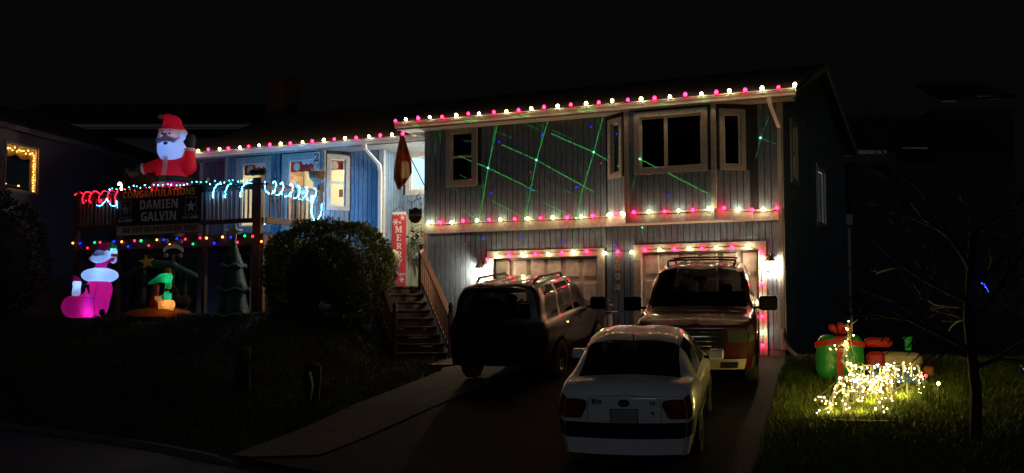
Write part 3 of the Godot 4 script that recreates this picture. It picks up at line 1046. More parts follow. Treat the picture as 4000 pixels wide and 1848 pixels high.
# ---------------------------------------------------------------- deck, steps and what hangs at the door
func build_deck() -> void:
	var d := thing("raised_deck", "raised wooden deck on posts with railing in front of the blue left wing", "deck")
	for k in 18:
		bx(d, "deck_board", Vector3(-16.0, 2.93, -1.92 + k * 0.148), Vector3(6.36, 0.035, 0.138), M.dark_wood)
	strip(d, "rim_joist", Vector3(-19.2, 2.66, 0.66), Vector3(-12.8, 2.91, 0.7), M.dark_wood)
	strip(d, "rim_joist", Vector3(-12.84, 2.66, -1.95), Vector3(-12.8, 2.91, 0.66), M.cedar)
	strip(d, "beam", Vector3(-19.1, 2.46, 0.3), Vector3(-12.9, 2.655, 0.42), M.dark_wood)
	for k in 12:
		strip(d, "joist", Vector3(-18.9 + k * 0.53, 2.68, -1.9), Vector3(-18.86 + k * 0.53, 2.905, 0.655), M.dark_wood)
	for q in [[-19.12, 4.3, 0.12], [-17.62, 4.3, 0.1], [-14.68, 4.45, 0.1], [-13.02, 4.36, 0.26]]:
		put(d, "post", cbox(Vector3(q[2], q[1] - 0.9, 0.13), 0.012), M.cedar if q[0] > -13.5 else M.dark_wood, at(q[0], (q[1] + 0.9) / 2, 0.63))
	put(d, "post", cbox(Vector3(0.11, 2.0, 0.11), 0.01), M.cedar, at(-12.86, 1.8, 0.62))
	put(d, "top_rail", cbox(Vector3(6.4, 0.04, 0.15), 0.008), M.dark_wood, at(-16.0, 4.19, 0.63))
	put(d, "top_rail", cbox(Vector3(6.3, 0.09, 0.04), 0.008), M.dark_wood, at(-16.0, 4.12, 0.63))
	put(d, "bottom_rail", cbox(Vector3(6.3, 0.12, 0.04), 0.008), M.dark_wood, at(-16.0, 3.29, 0.63))
	var bal := cbox(Vector3(0.042, 0.78, 0.042), 0.006)
	for k in 11:
		put(d, "baluster", bal, M.cedar, at(-19.02 + k * 0.138, 3.72, 0.64))
		put(d, "baluster", bal, M.cedar, at(-14.56 + k * 0.138, 3.72, 0.64))
	# right side railing, running back to the house
	var sr := sub(d, "side_railing", Vector3(-12.8, 0, 0.6), deg_to_rad(-9.2))
	put(sr, "top_rail", cbox(Vector3(0.15, 0.045, 2.0), 0.008), M.cedar, at(0, 4.2, -0.98))
	put(sr, "top_rail", cbox(Vector3(0.04, 0.13, 2.0), 0.008), M.cedar, at(0.01, 4.11, -0.98))
	put(sr, "bottom_rail", cbox(Vector3(0.04, 0.16, 1.0), 0.008), M.cedar, at(0.01, 3.28, -0.5))
	put(sr, "bottom_rail", cbox(Vector3(0.04, 0.12, 0.9), 0.008), M.cedar, at(0.01, 3.24, -1.5))
	put(sr, "post", cbox(Vector3(0.1, 1.5, 0.1), 0.01), M.cedar, at(0, 3.6, -1.05))
	put(sr, "post", cbox(Vector3(0.1, 1.5, 0.1), 0.01), M.cedar, at(0, 3.62, -1.92))
	for k in 12:
		if k != 6:
			put(sr, "baluster", bal, M.cedar, at(0.01, 3.72, -0.13 - k * 0.155))
	# the printed banner
	var b := thing("fabric_banner", "black congratulations banner with a name and gold lower band on the deck railing", "banner", "", Vector3(-16.17, 3.64, 0.75))
	var xs := span(-1.43, 1.43, 30)
	put(b, "cloth", sheet(xs, span(-0.62, 0.62, 10), func(x, y): return Vector3(x, y, 0.012 * sin(x * 5.0 + y * 2.0) - 0.02)), M.black_fabric)
	var bow := func(x, y): return Vector3(x, y, 0.012 * sin(x * 5.0 + y * 2.0) - 0.012)
	put(b, "gold_band", sheet(xs, span(-0.6, -0.36, 3), bow), M.gold_band)
	letters(b, "lettering", "CONGRATULATIONS", 0.185, M.yellow_print, at(0.0, 0.47, 0.004), true, 0.004)
	letters(b, "lettering", "DAMIEN", 0.24, M.white_print, at(0.02, 0.18, 0.004), true, 0.004)
	letters(b, "lettering", "GALVIN", 0.24, M.white_print, at(0.02, -0.14, 0.004), true, 0.004)
	letters(b, "lettering", "WE ARE SO PROUD OF YOU!", 0.14, M.black_print, at(0.05, -0.48, 0.006), true, 0.004)
	for s in [-1.12, 1.1]:
		var fr := begin()
		for q in [[-0.19, -0.17, 0.0, 0.46], [0.17, 0.19, 0.0, 0.46], [-0.17, 0.17, 0.44, 0.46], [-0.17, 0.17, 0.0, 0.02]]:
			box_into(fr, Vector3(q[0], q[2], 0.0), Vector3(q[1], q[3], 0.004))
		put(b, "emblem_frame", done(fr, false), M.gold_band, at(s, -0.14, 0.004))
		put(b, "emblem_star", prism(star_poly(0.17, 0.4), 0.004), M.white_print if s > 0 else M.gold_band, at(s, 0.08, 0.006))
		letters(b, "lettering", "U.S. ARMY", 0.075, M.white_print, at(s, -0.21, 0.006), true, 0.004)
	# planter bowl on the deck floor edge and a basket hanging by the bay
	var pl := thing("planter_bowl", "small pale planter bowl standing on the deck behind the front railing", "planter", "", Vector3(-14.0, 2.95, 0.35))
	put(pl, "bowl", lathe([Vector2(0, 0), Vector2(0.16, 0), Vector2(0.24, 0.16), Vector2(0.22, 0.16), Vector2(0.15, 0.03), Vector2(0, 0.03)], 14), M.trim)
	var hb := thing("hanging_basket", "dark hanging plant basket beside the right bay window", "planter", "", Vector3(-12.36, 4.42, -0.95))
	put(hb, "pot", lathe([Vector2(0, 0), Vector2(0.13, 0.0), Vector2(0.19, 0.07), Vector2(0.22, 0.24), Vector2(0.2, 0.24), Vector2(0.17, 0.2), Vector2(0, 0.2)], 16), M.brown)
	for k in 3:
		var a := TAU * k / 3
		put(hb, "hanger", tube([Vector3(cos(a) * 0.2, 0.24, sin(a) * 0.2), Vector3(0, 0.62, 0), Vector3(0, 0.88, -0.1)], 0.006, -1, 4), M.iron)
	for k in 16:
		var a := rng.randf() * TAU
		put(hb, "dry_stem", tube([Vector3(cos(a) * 0.08, 0.2, sin(a) * 0.08), Vector3(cos(a) * 0.17, 0.32 + rng.randf() * 0.06, sin(a) * 0.17), Vector3(cos(a) * 0.25, 0.3, sin(a) * 0.25)], 0.005, 0.002, 4), M.yarn)
	var tw := thing("number_tag", "small white tag with a black figure two hung under the eave by the bay", "sign", "", Vector3(-12.4, 5.05, -1.0))
	bx(tw, "tag", Vector3.ZERO, Vector3(0.16, 0.3, 0.012), M.white_print)
	letters(tw, "lettering", "2", 0.22, M.black_print, at(0, 0, 0.008), true, 0.004, true)
	put(tw, "string", tube([Vector3(0, 0.14, 0), Vector3(0.02, 0.27, 0)], 0.005, -1, 4), M.wire_white)
	var lad := thing("wall_hanging", "dark wooden tree shaped hanging on the wall between the two bay windows", "ornament", "", Vector3(-14.0, 4.2, -1.36))
	for k in 6:
		bx(lad, "rung", Vector3(0, 0.42 - k * 0.12, 0.01), Vector3(0.1 + k * 0.055, 0.06, 0.025), M.brown)
	put(lad, "cord", tube([Vector3(-0.16, 0.2, 0.01), Vector3(-0.05, 0.6, 0.01), Vector3(0, 0.82, 0.0), Vector3(0.05, 0.6, 0.01), Vector3(0.16, 0.2, 0.01)], 0.008, -1, 4), M.iron)

func build_steps() -> void:
	var s := thing("entry_steps", "dark wooden entry steps with cedar handrails rising to the front door", "steps", "", Vector3(-8.58, 0, 0.12), PI / 4)
	for k in 9:
		put(s, "tread", cbox(Vector3(1.2, 0.045, 0.31), 0.01), M.stair_wood, at(-0.6, 1.55 - 0.19 * k, -0.13 + 0.28 * k))
		bx(s, "riser", Vector3(-0.6, 1.43 - 0.19 * k, 0.28 * k), Vector3(1.18, 0.15, 0.02), M.stair_wood)
	var side := PackedVector2Array([Vector2(-0.28, 1.53), Vector2(0.0, 1.53)])
	for k in range(1, 9):
		side.append(Vector2(0.28 * (k - 1) + 0.02, 1.53 - 0.19 * k))
		side.append(Vector2(0.28 * k, 1.53 - 0.19 * k))
	side.append(Vector2(2.26, -0.16))
	side.append(Vector2(1.7, -0.16))
	side.append(Vector2(-0.28, 1.2))
	var yz := Basis(Vector3(0, 0, 1), Vector3.UP, Vector3(-1, 0, 0))
	put(s, "stringer", prism(side, 0.04), M.stair_wood, Transform3D(yz, Vector3(-1.19, 0, 0)))
	put(s, "stringer", prism(side, 0.04), M.stair_wood, Transform3D(yz, Vector3(-0.03, 0, 0)))
	for x in [0.03, -1.22]:
		var pm: Material = M.cedar if x > 0 else M.stair_wood
		var z1 := 2.36
		var n := 15
		var y1 := -0.13
		put(s, "post", cbox(Vector3(0.1, 1.4, 0.1), 0.01), pm, at(x, 1.9, -0.2))
		put(s, "newel", cbox(Vector3(0.1, 1.1, 0.1), 0.01), pm if x > 0 else M.stair_wood, at(x, y1 + 0.5, z1))
		put(s, "finial", lathe([Vector2(0.045, 0), Vector2(0.06, 0.03), Vector2(0.035, 0.06), Vector2(0.06, 0.11), Vector2(0.055, 0.16), Vector2(0.02, 0.22), Vector2(0, 0.23)], 10), M.stair_wood, at(x, y1 + 1.05, z1))
		for q in [["handrail", 0.9, 0.05, 0.13], ["lower_rail", 0.16, 0.09, 0.045]]:
			var a := Vector3(x, 1.58 + q[1], -0.2)
			var b := Vector3(x, y1 + q[1] + 0.05, z1)
			var dd := (b - a)
			put(s, q[0], cbox(Vector3(q[3], q[2], dd.length()), 0.008), pm, Transform3D(Basis(Vector3.RIGHT, atan2(-dd.y, dd.z)), (a + b) / 2))
		for k in n:
			var t := (k + 0.7) / (n + 0.4)
			put(s, "baluster", cbox(Vector3(0.04, 0.74, 0.04), 0.005), pm, at(x, lerpf(1.58, y1 + 0.05, t) + 0.53, lerpf(-0.2, z1, t)))
	put(s, "landing", prism(PackedVector2Array([Vector2(-10.85, -2.7), Vector2(-8.52, -2.7), Vector2(-8.52, -0.1), Vector2(-8.6, 0.02), Vector2(-9.42, 0.84), Vector2(-10.85, 0.3)]), 0.16), M.stair_wood, s.transform.affine_inverse() * Transform3D(Basis.from_euler(Vector3(PI / 2, 0, 0)), Vector3(0, 1.47, 0)))
	var mt := thing("door_mat", "brown door mat lying at the foot of the entry steps", "mat", "", Vector3(-6.3, ground_y(-6.3, 2.75) + 0.035, 2.75), PI / 4)
	put(mt, "mat_pad", cbox(Vector3(1.0, 0.03, 0.6), 0.012), M.brown)

func build_door_things() -> void:
	# porch lamp on the side of the garage block
	var pl := thing("porch_lamp", "porch lamp on the side wall above the entry landing", "lamp", "", Vector3(-8.58, 4.35, -1.4))
	bx(pl, "back_plate", Vector3(0.04, 0, 0), Vector3(0.04, 0.2, 0.12), M.iron)
	put(pl, "lamp_bulb", ball(0.07, 10, 8), M.lamp_white, at(-0.1, 0, 0))
	put(pl, "lamp_cap", lathe([Vector2(0.12, 0.08), Vector2(0.03, 0.14), Vector2(0, 0.15)], 12), M.iron, at(-0.1, 0, 0))
	lamp(pl, Vector3(-0.1, 0, 0), Color(1.0, 0.94, 0.82), 9.0, 0.07)
	# tall red greeting banner
	var b := thing("greeting_banner", "tall red banner reading MERRY hanging beside the front door", "banner", "", Vector3(-10.72, 2.68, -2.42), 0.12)
	put(b, "cloth", cbox(Vector3(0.4, 1.98, 0.02), 0.005), M.red_fabric)
	for k in 5:
		letters(b, "lettering", "MERRY"[k], 0.17, M.white_print, at(-0.01 + 0.006 * k, 0.52 - 0.225 * k, 0.014), true, 0.004, true)
	letters(b, "lettering", "XMAS", 0.06, M.white_print, at(0.09, -0.68, 0.014), true, 0.004, true)
	for q in [Vector3(-0.1, 0.72, 0.09), Vector3(0.1, 0.83, 0.07), Vector3(0.03, 0.7, 0.045), Vector3(0.09, -0.82, 0.08)]:
		var sn := begin()
		flat_group(sn)
		for i in 3:
			var a := PI * i / 3
			var u := Vector3(cos(a), sin(a), 0)
			var v := Vector3(-sin(a), cos(a), 0) * 0.14
			quad(sn, (-u - v) * q.z, (-u + v) * q.z, (u + v) * q.z, (u - v) * q.z)
		put(b, "snowflake", done(sn, false), M.white_print, Transform3D(Basis(), Vector3(q.x, q.y, 0.015)))
	var pp := PackedVector2Array([Vector2(-0.2, 0.99), Vector2(-0.2, 0.9)])
	for k in 8:
		pp.append(Vector2(-0.17 + k * 0.048, 0.94 - 0.045 * (k % 2)))
	pp.append(Vector2(0.2, 0.9))
	pp.append(Vector2(0.2, 0.99))
	put(b, "snow_edge", prism(pp, 0.006), M.white_print, at(0, 0, 0.012))
	put(b, "hanger", tube([Vector3(-0.19, 0.99, 0), Vector3(0, 1.14, -0.03), Vector3(0.19, 0.99, 0)], 0.008, -1, 4), M.iron)
	# wreath with bow
	var w := thing("door_wreath", "green wreath with a red bow and ribbons on the front door", "wreath", "", Vector3(-10.12, 2.86, -2.68))
	var ring := begin()
	flat_group(ring)
	for k in 420:
		var a := rng.randf() * TAU
		var r := 0.23 + rng.randfn() * 0.055
		var p := Vector3(cos(a) * r, sin(a) * r, 0.03 + rng.randf() * 0.08)
		var d := Vector3(cos(a) + rng.randfn() * 0.6, sin(a) + rng.randfn() * 0.6, 0.4 + rng.randf()).normalized() * rng.randf_range(0.06, 0.13)
		var s := d.cross(Vector3(rng.randfn(), rng.randfn(), rng.randfn())).normalized() * 0.012
		tri(ring, p - s, p + d, p + s)
	put(w, "foliage", done(ring, false), M.needles)
	for k in 7:
		put(w, "berry", ball(0.025, 6, 4), M.red_fabric, at(0.1 + 0.07 * cos(k * 2.4), 0.14 + 0.06 * sin(k * 1.7), 0.13))
	put(w, "bow", blob([[Vector3(-0.05, -0.18, 0.12), Vector3(0.07, 0.05, 0.03)], [Vector3(0.07, -0.18, 0.12), Vector3(0.07, 0.05, 0.03)], [Vector3(0.01, -0.18, 0.13), Vector3(0.03, 0.03, 0.03)]], 0.02, 0.015), M.red_fabric)
	for x in [-0.045, 0.055]:
		put(w, "ribbon", sheet(span(-0.035, 0.035, 2), span(0, 1, 6), func(u, t): return Vector3(x * (1.0 + t * 0.4) + u, -0.2 - 0.34 * t, 0.12 + 0.02 * sin(t * 6.0))), M.red_fabric)
	# flag on a slanted pole from the garage corner
	var f := thing("house_flag", "brown winter flag drooping from a slanted pole at the garage corner", "flag", "", Vector3(-8.5, 3.92, 0.06))
	put(f, "pole", tube([Vector3(0, 0, 0), Vector3(-0.56, 1.36, 0.42)], 0.013), M.brown)
	put(f, "bracket", cbox(Vector3(0.07, 0.12, 0.06), 0.01), M.iron)
	var fl := sheet(span(0, 1, 14), span(0, 1, 18), func(u, t):
		var width: float = 0.05 + 0.42 * sin(minf(t * 1.25, 1.0) * PI * 0.5) - 0.34 * maxf(0.0, (t - 0.78) / 0.22)
		return Vector3(-0.44 + width * (u - 0.42), 1.24 - 1.24 * t + 0.16 * (u - 0.5) * t, 0.44 + 0.05 * sin(u * 15.0) * (0.3 + t) - 0.1 * u))
	var fm := mat("flag_print", Color.WHITE, 0.85)
	var im := Image.create(64, 64, false, Image.FORMAT_RGB8)
	var fn := FastNoiseLite.new()
	fn.seed = 4
	fn.frequency = 0.07
	for y in 64:
		for x in 64:
			var c := Color(0.2, 0.1, 0.05).lerp(Color(0.42, 0.22, 0.1), fn.get_noise_2d(x, y) + 0.4)
			var e := Vector2((x - 38) / 15.0, (y - 42) / 12.0).length()
			if e < 1.0:
				c = Color(0.62, 0.5, 0.33)
			if absf(y - 26 + fn.get_noise_2d(x * 3, 9) * 6) < 5 and x > 18:
				c = Color(0.42, 0.08, 0.06)
			im.set_pixel(x, y, c)
	fm.albedo_texture = ImageTexture.create_from_image(im)
	var arr := fl.surface_get_arrays(0)
	var uv := PackedVector2Array()
	for k in arr[Mesh.ARRAY_VERTEX].size():
		uv.append(Vector2((k % 15) / 14.0, (k / 15) / 18.0))
	arr[Mesh.ARRAY_TEX_UV] = uv
	var am := ArrayMesh.new()
	am.add_surface_from_arrays(Mesh.PRIMITIVE_TRIANGLES, arr)
	fm.backlight_enabled = true
	fm.backlight = Color(0.5, 0.5, 0.5)
	put(f, "cloth", am, fm)
	# welcome sign on an iron scroll
	var s := thing("welcome_sign", "brown scalloped WELCOME sign hanging from an iron scroll at the garage corner", "sign", "", Vector3(-8.57, 3.3, 0.12))
	var scroll := []
	for k in 15:
		var a := k * 0.55
		scroll.append(Vector3(-0.36 + cos(a) * 0.07 * exp(-k * 0.09), 0.28 + sin(a) * 0.07 * exp(-k * 0.09), 0))
	put(s, "scroll", tube(scroll, 0.009, -1, 5), M.iron)
	put(s, "arm", tube([Vector3(0, 0.42, 0), Vector3(-0.1, 0.36, 0), Vector3(-0.2, 0.34, 0), Vector3(-0.3, 0.22, 0)], 0.011, -1, 5), M.iron)
	put(s, "arm", tube([Vector3(0, 0.2, 0), Vector3(-0.06, 0.3, 0), Vector3(-0.16, 0.4, 0), Vector3(-0.04, 0.52, 0)], 0.011, -1, 5), M.iron)
	put(s, "plank", prism(PackedVector2Array([Vector2(-0.36, 0.14), Vector2(-0.3, 0.12), Vector2(-0.18, 0.17), Vector2(-0.06, 0.12), Vector2(0.0, 0.14), Vector2(0.0, -0.1), Vector2(-0.08, -0.19), Vector2(-0.18, -0.22), Vector2(-0.28, -0.19), Vector2(-0.36, -0.1)]), 0.025), M.brown)
	letters(s, "lettering", "WELCOME", 0.058, M.white_print, at(-0.18, -0.02, 0.016), true, 0.004, true)
	for x in [-0.3, -0.06]:
		put(s, "chain", tube([Vector3(x, 0.12, 0), Vector3(x, 0.3, 0)], 0.005, -1, 4), M.iron)
	var ch := thing("wind_chime", "small dark wind chime with little metal domes below the welcome sign", "wind chime", "", Vector3(-8.75, 2.7, 0.12))
	put(ch, "hook", tube([Vector3(0.17, 0.35, 0), Vector3(-0.02, 0.32, 0), Vector3(-0.1, 0.2, 0)], 0.006, -1, 4), M.iron)
	for q in [Vector3(-0.2, 0.05, 0), Vector3(-0.06, 0.0, 0), Vector3(0.06, 0.09, 0), Vector3(-0.06, 0.18, 0)]:
		put(ch, "dome", lathe([Vector2(0.07, 0), Vector2(0.05, 0.035), Vector2(0, 0.05)], 8), M.iron, at(q.x, q.y, q.z))
		put(ch, "clapper", tube([q, q + Vector3(0, -0.14, 0)], 0.008, -1, 4), M.iron)
		put(ch, "cord", tube([q + Vector3(0, 0.05, 0), Vector3(-0.08, 0.3, 0)], 0.004, -1, 4), M.iron)
	# yarn haired figure on the landing
	var y := thing("yarn_doll", "straw haired scarecrow figure in a plaid shirt on the entry landing", "decoration", "", Vector3(-9.72, 1.55, -0.35))
	y.scale = Vector3.ONE * 0.88
	put(y, "body", blob([[Vector3(0, 0.12, 0), Vector3(0, 0.6, 0), 0.2, 0.15], [Vector3(0.12, 0.62, 0), Vector3(0.24, 0.34, 0.06), 0.07, 0.05], [Vector3(-0.12, 0.62, 0), Vector3(-0.24, 0.34, 0.06), 0.07, 0.05]], 0.06, 0.035), M.plum)
	put(y, "head", ball(0.16, 10, 8), M.yarn, at(0, 0.92, 0))
	var hair := begin()
	for k in 70:
		var a := rng.randf() * TAU
		var r := 0.15 + rng.randf() * 0.04
		var dn := rng.randf_range(0.25, 0.62)
		tube_into(hair, PackedVector3Array([Vector3(cos(a) * 0.05, 1.1, sin(a) * 0.05), Vector3(cos(a) * r * 0.9, 1.03, sin(a) * r * 0.9), Vector3(cos(a) * r * 1.2, 0.9, sin(a) * r * 1.2), Vector3(cos(a) * (r * 1.3), 1.0 - dn, sin(a) * r * 1.3)]), 0.014, 0.01, 4)
	put(y, "hair", done(hair), M.yarn)

func build_lamps() -> void:
	for q in [[-0.26, "black coach lamp lit on the wall right of the right garage door", Color(1.0, 0.88, 0.72)], [-7.02, "black coach lamp lit on the wall left of the left garage door", Color(1.0, 0.88, 0.72)]]:
		var c := thing("coach_lamp", q[1], "lamp", "", Vector3(q[0], 1.87, 0.17))
		put(c, "bracket", tube([Vector3(0, 0.16, -0.14), Vector3(0, 0.28, -0.08), Vector3(0, 0.3, 0), Vector3(0, 0.22, 0)], 0.012), M.iron)
		bx(c, "wall_plate", Vector3(0, 0.14, -0.145), Vector3(0.1, 0.22, 0.02), M.iron)
		put(c, "cap", lathe([Vector2(0.11, 0.1), Vector2(0.1, 0.13), Vector2(0.05, 0.2), Vector2(0.015, 0.23), Vector2(0, 0.25)], 6), M.iron)
		put(c, "glass", lathe([Vector2(0.07, -0.12), Vector2(0.095, 0.1)], 6), M.lamp_glass)
		for k in 6:
			var a := TAU * k / 6
			put(c, "cage_bar", tube([Vector3(cos(a) * 0.072, -0.12, sin(a) * 0.072), Vector3(cos(a) * 0.098, 0.1, sin(a) * 0.098)], 0.006, -1, 4), M.iron)
		put(c, "base", lathe([Vector2(0, -0.15), Vector2(0.06, -0.13), Vector2(0.075, -0.115), Vector2(0, -0.115)], 6), M.iron)
		put(c, "lamp_bulb", lathe([Vector2(0, -0.1), Vector2(0.05, -0.06), Vector2(0.055, 0.04), Vector2(0, 0.09)], 10), M.lamp_white)
		lamp(c, Vector3.ZERO, q[2], 2.8, 0.05)

# ---------------------------------------------------------------- strings of lights
var bulb_mesh: ArrayMesh
var led_mesh: ArrayMesh

# bulbs stand on a cord; tones is a list of material keys taken in turn
func light_string(called: String, label: String, pts: Array, tones: Array, hang: Vector3, scale := 1.0, cord := "wire_green", share := 1.0, every := 1, group := "") -> Node3D:
	var s := thing(called, label, "string lights", group)
	if bulb_mesh == null:
		bulb_mesh = lathe([Vector2(0, 0), Vector2(0.019, 0.0), Vector2(0.026, 0.014), Vector2(0.037, 0.036), Vector2(0.031, 0.06), Vector2(0.014, 0.077), Vector2(0, 0.081)], 8)
	var line := []
	var socket := lathe([Vector2(0, -0.03), Vector2(0.017, -0.03), Vector2(0.019, 0.004), Vector2(0, 0.004)], 8)
	for k in pts.size():
		line.append(pts[k] - hang * 0.02)
		if k < pts.size() - 1:
			line.append((pts[k] + pts[k + 1]) / 2 - hang * 0.025 + Vector3(0, -0.012, 0.004 * sin(k * 3.0)))
	put(s, "cord", tube(line, 0.007, -1, 4), M[cord])
	var power := {"bulb_warm": 0.036, "bulb_red": 0.013, "bulb_green": 0.0008, "bulb_blue": 0.0008, "bulb_amber": 0.001, "bulb_pink": 0.0008}
	for k in pts.size():
		var key: String = tones[k % tones.size()]
		var b := Basis(Quaternion(Vector3.UP, (hang + Vector3(sin(k * 5.0), 0, cos(k * 3.0)) * 0.14).normalized()))
		put(s, "bulb", bulb_mesh, M[key], Transform3D(b.scaled(Vector3.ONE * scale * rng.randf_range(0.88, 1.12)), pts[k]))
		if scale > 0.9:
			put(s, "socket", socket, M.wire_green, Transform3D(b, pts[k]))
		if k % every == 0:
			lamp(s, pts[k] + b * Vector3(0, 0.04, 0) * scale, Color(1.0, 0.96, 0.86) if key == "bulb_warm" else M[key].emission, rng.randf_range(0.75, 1.2) * power[key] * share * every, 0.02 * scale, "bulb_glow")
	return s

func row(a: Vector3, b: Vector3, n: int, jit := 0.03) -> Array:
	var r := []
	for k in n:
		r.append(a.lerp(b, float(k) / maxf(n - 1, 1)) + Vector3(rng.randf_range(-jit, jit), rng.randf_range(-jit, jit) * 0.4, 0))
	return r

# a rope of tiny diodes along a path
func led_rope(called: String, label: String, path: Array, key: String, gap: float, lights: int, energy: float, size := 0.011, group := "") -> Node3D:
	var s := thing(called, label, "string lights", group)
	if led_mesh == null:
		led_mesh = ball(1.0, 6, 4)
	put(s, "cord", tube(path, 0.008, -1, 4), M.wire_white if key == "led_white" else M.wire_green)
	var run := 0.0
	var total := 0.0
	for k in path.size() - 1:
		total += (path[k + 1] - path[k]).length()
	var next := 0.0
	var lit := total / maxf(lights, 1) / 2
	for k in path.size() - 1:
		var l: float = (path[k + 1] - path[k]).length()
		while next < run + l:
			var q: Vector3 = path[k].lerp(path[k + 1], (next - run) / l)
			put(s, "bulb", led_mesh, M[key], Transform3D(Basis.from_scale(Vector3.ONE * size), q + Vector3(rng.randfn(), rng.randfn(), rng.randfn()) * 0.006))
			next += gap
		while lit < run + l and lights > 0:
			var q: Vector3 = path[k].lerp(path[k + 1], (lit - run) / l)
			lamp(s, q, M[key].emission, energy, 0.03, "bulb_glow")
			lit += total / lights
		run += l
	return s

func coil(a: Vector3, b: Vector3, turns: float, ry: float, rh: float, phase := 0.0) -> Array:
	var r := []
	var d := (b - a).normalized()
	var s := d.cross(Vector3.UP).normalized()
	var n := int(turns * 14)
	for k in n + 1:
		var t := float(k) / n
		var an := TAU * turns * t + phase
		r.append(a.lerp(b, t) + Vector3(0, sin(an) * ry, 0) + s * cos(an) * rh + d * 0.03 * sin(an * 0.37))
	return r

func build_strings() -> void:
	var up := Vector3.UP
	var fw := Vector3(0, 0.55, 0.85)
	light_string("eave_lights", "red and warm white bulbs along the gutter above the garage side", row(Vector3(-9.0, 5.462, 0.685), Vector3(0.4, 5.462, 0.685), 30), ["bulb_red", "bulb_warm"], up, 1.0, "wire_green", 1.0, 1, "red and white bulb strings on the house")
	light_string("eave_lights", "red and warm white bulbs along the gutter above the blue left wing", row(Vector3(-16.72, 5.462, -1.015), Vector3(-9.42, 5.462, -1.015), 22), ["bulb_red", "bulb_warm"], up, 1.0, "wire_green", 1.0, 1, "red and white bulb strings on the house")
	var band := row(Vector3(-8.42, 3.06, 0.075), Vector3(-4.18, 3.05, 0.075), 14) + [Vector3(-3.8, 3.05, 0.14), Vector3(-3.6, 3.05, 0.3), Vector3(-3.36, 3.04, 0.48)] + row(Vector3(-3.05, 3.03, 0.575), Vector3(-1.42, 3.05, 0.575), 6) + [Vector3(-1.13, 3.06, 0.44), Vector3(-0.86, 3.05, 0.23), Vector3(-0.62, 3.04, 0.08), Vector3(-0.38, 3.03, 0.075), Vector3(-0.1, 3.05, 0.075)]
	light_string("band_lights", "red and warm white bulbs along the band between the two storeys", band, ["bulb_warm", "bulb_red"], fw, 1.0, "wire_green", 1.0, 1, "red and white bulb strings on the house")
	var g1 := [Vector3(-6.83, 2.19, 0.08)] + row(Vector3(-6.56, 2.26, 0.08), Vector3(-4.33, 2.3, 0.08), 8) + [Vector3(-3.93, 2.26, 0.06), Vector3(-3.62, 2.28, 0.06), Vector3(-3.3, 2.26, 0.06)]
	light_string("garage_lights", "red and warm white bulbs over the left garage door and the house number", g1, ["bulb_red", "bulb_warm"], Vector3(0, -0.5, 0.85), 1.0, "wire_green", 1.0, 1, "red and white bulb strings on the house")
	var g2 := row(Vector3(-2.97, 2.29, 0.08), Vector3(-0.74, 2.3, 0.08), 8) + [Vector3(-0.46, 2.18, 0.08), Vector3(-0.45, 1.85, 0.08), Vector3(-0.45, 1.52, 0.08), Vector3(-0.45, 1.18, 0.08), Vector3(-0.45, 0.84, 0.08), Vector3(-0.45, 0.52, 0.08), Vector3(-0.45, 0.24, 0.08)]
	light_string("garage_lights", "red and warm white bulbs over the right garage door and down its right jamb", g2, ["bulb_red", "bulb_warm"], Vector3(0, -0.4, 0.9), 1.0, "wire_green", 1.0, 1, "red and white bulb strings on the house")
	# many coloured bulbs along the foot of the deck
	var rim := []
	var tones := ["bulb_amber", "bulb_blue", "bulb_pink", "bulb_green", "bulb_pink", "bulb_amber", "bulb_blue"]
	for k in 27:
		rim.append(Vector3(-19.1 + k * 0.242, 2.9 + 0.05 * sin(k * 2.1) - 0.05 * (k % 3), 0.76 + 0.03 * cos(k * 1.3)))
	light_string("deck_lights", "many coloured bulbs strung along the lower edge of the deck", rim, tones, Vector3(0.2, -0.7, 0.6), 0.78, "wire_green", 1.0, 1)
	# ropes of small diodes round the rails
	led_rope("rope_light", "red diode rope wound round the left end of the deck rail", coil(Vector3(-19.15, 4.14, 0.63), Vector3(-17.55, 4.12, 0.64), 5.2, 0.16, 0.12, 0.4), "led_red", 0.028, 5, 0.03)
	led_rope("rope_light", "short blue white diode strand drooping under the left end of the deck rail", [Vector3(-18.35, 3.9, 0.72), Vector3(-18.2, 3.86, 0.74), Vector3(-18.05, 3.98, 0.74), Vector3(-17.98, 4.05, 0.74), Vector3(-17.8, 3.84, 0.74), Vector3(-17.66, 3.84, 0.74), Vector3(-17.62, 3.98, 0.74), Vector3(-17.6, 3.78, 0.74)], "led_white", 0.05, 2, 0.012)
	led_rope("rope_light", "blue white diode rope wound round the front deck rail right of the banner", coil(Vector3(-14.6, 4.1, 0.63), Vector3(-13.2, 4.08, 0.64), 3.1, 0.18, 0.12, 3.0), "led_white", 0.026, 4, 0.3)
	led_rope("rope_light", "sparse red diode rope along the top of the congratulations banner", coil(Vector3(-17.5, 4.24, 0.82), Vector3(-15.3, 4.24, 0.82), 3.0, 0.03, 0.03), "led_red", 0.2, 5, 0.006)
	var side := coil(Vector3(-12.8, 4.12, 0.6), Vector3(-12.53, 4.08, -1.1), 6.0, 0.17, 0.13, 2.2)
	for q in [Vector3(-12.45, 3.9, -0.9), Vector3(-12.45, 3.6, -0.85), Vector3(-12.42, 3.4, -0.92), Vector3(-12.36, 3.4, -1.02), Vector3(-12.34, 3.55, -1.12), Vector3(-12.34, 3.85, -1.18)]:
		side.append(q)
	led_rope("rope_light", "blue white diode rope wound round the side deck rail towards the house", side, "led_white", 0.026, 9, 0.5)
	# green garland with tiny lights on the front rail
	var ga := thing("rail_garland", "dark green garland with tiny teal and white lights along the front deck rail", "garland")
	var st := begin()
	flat_group(st)
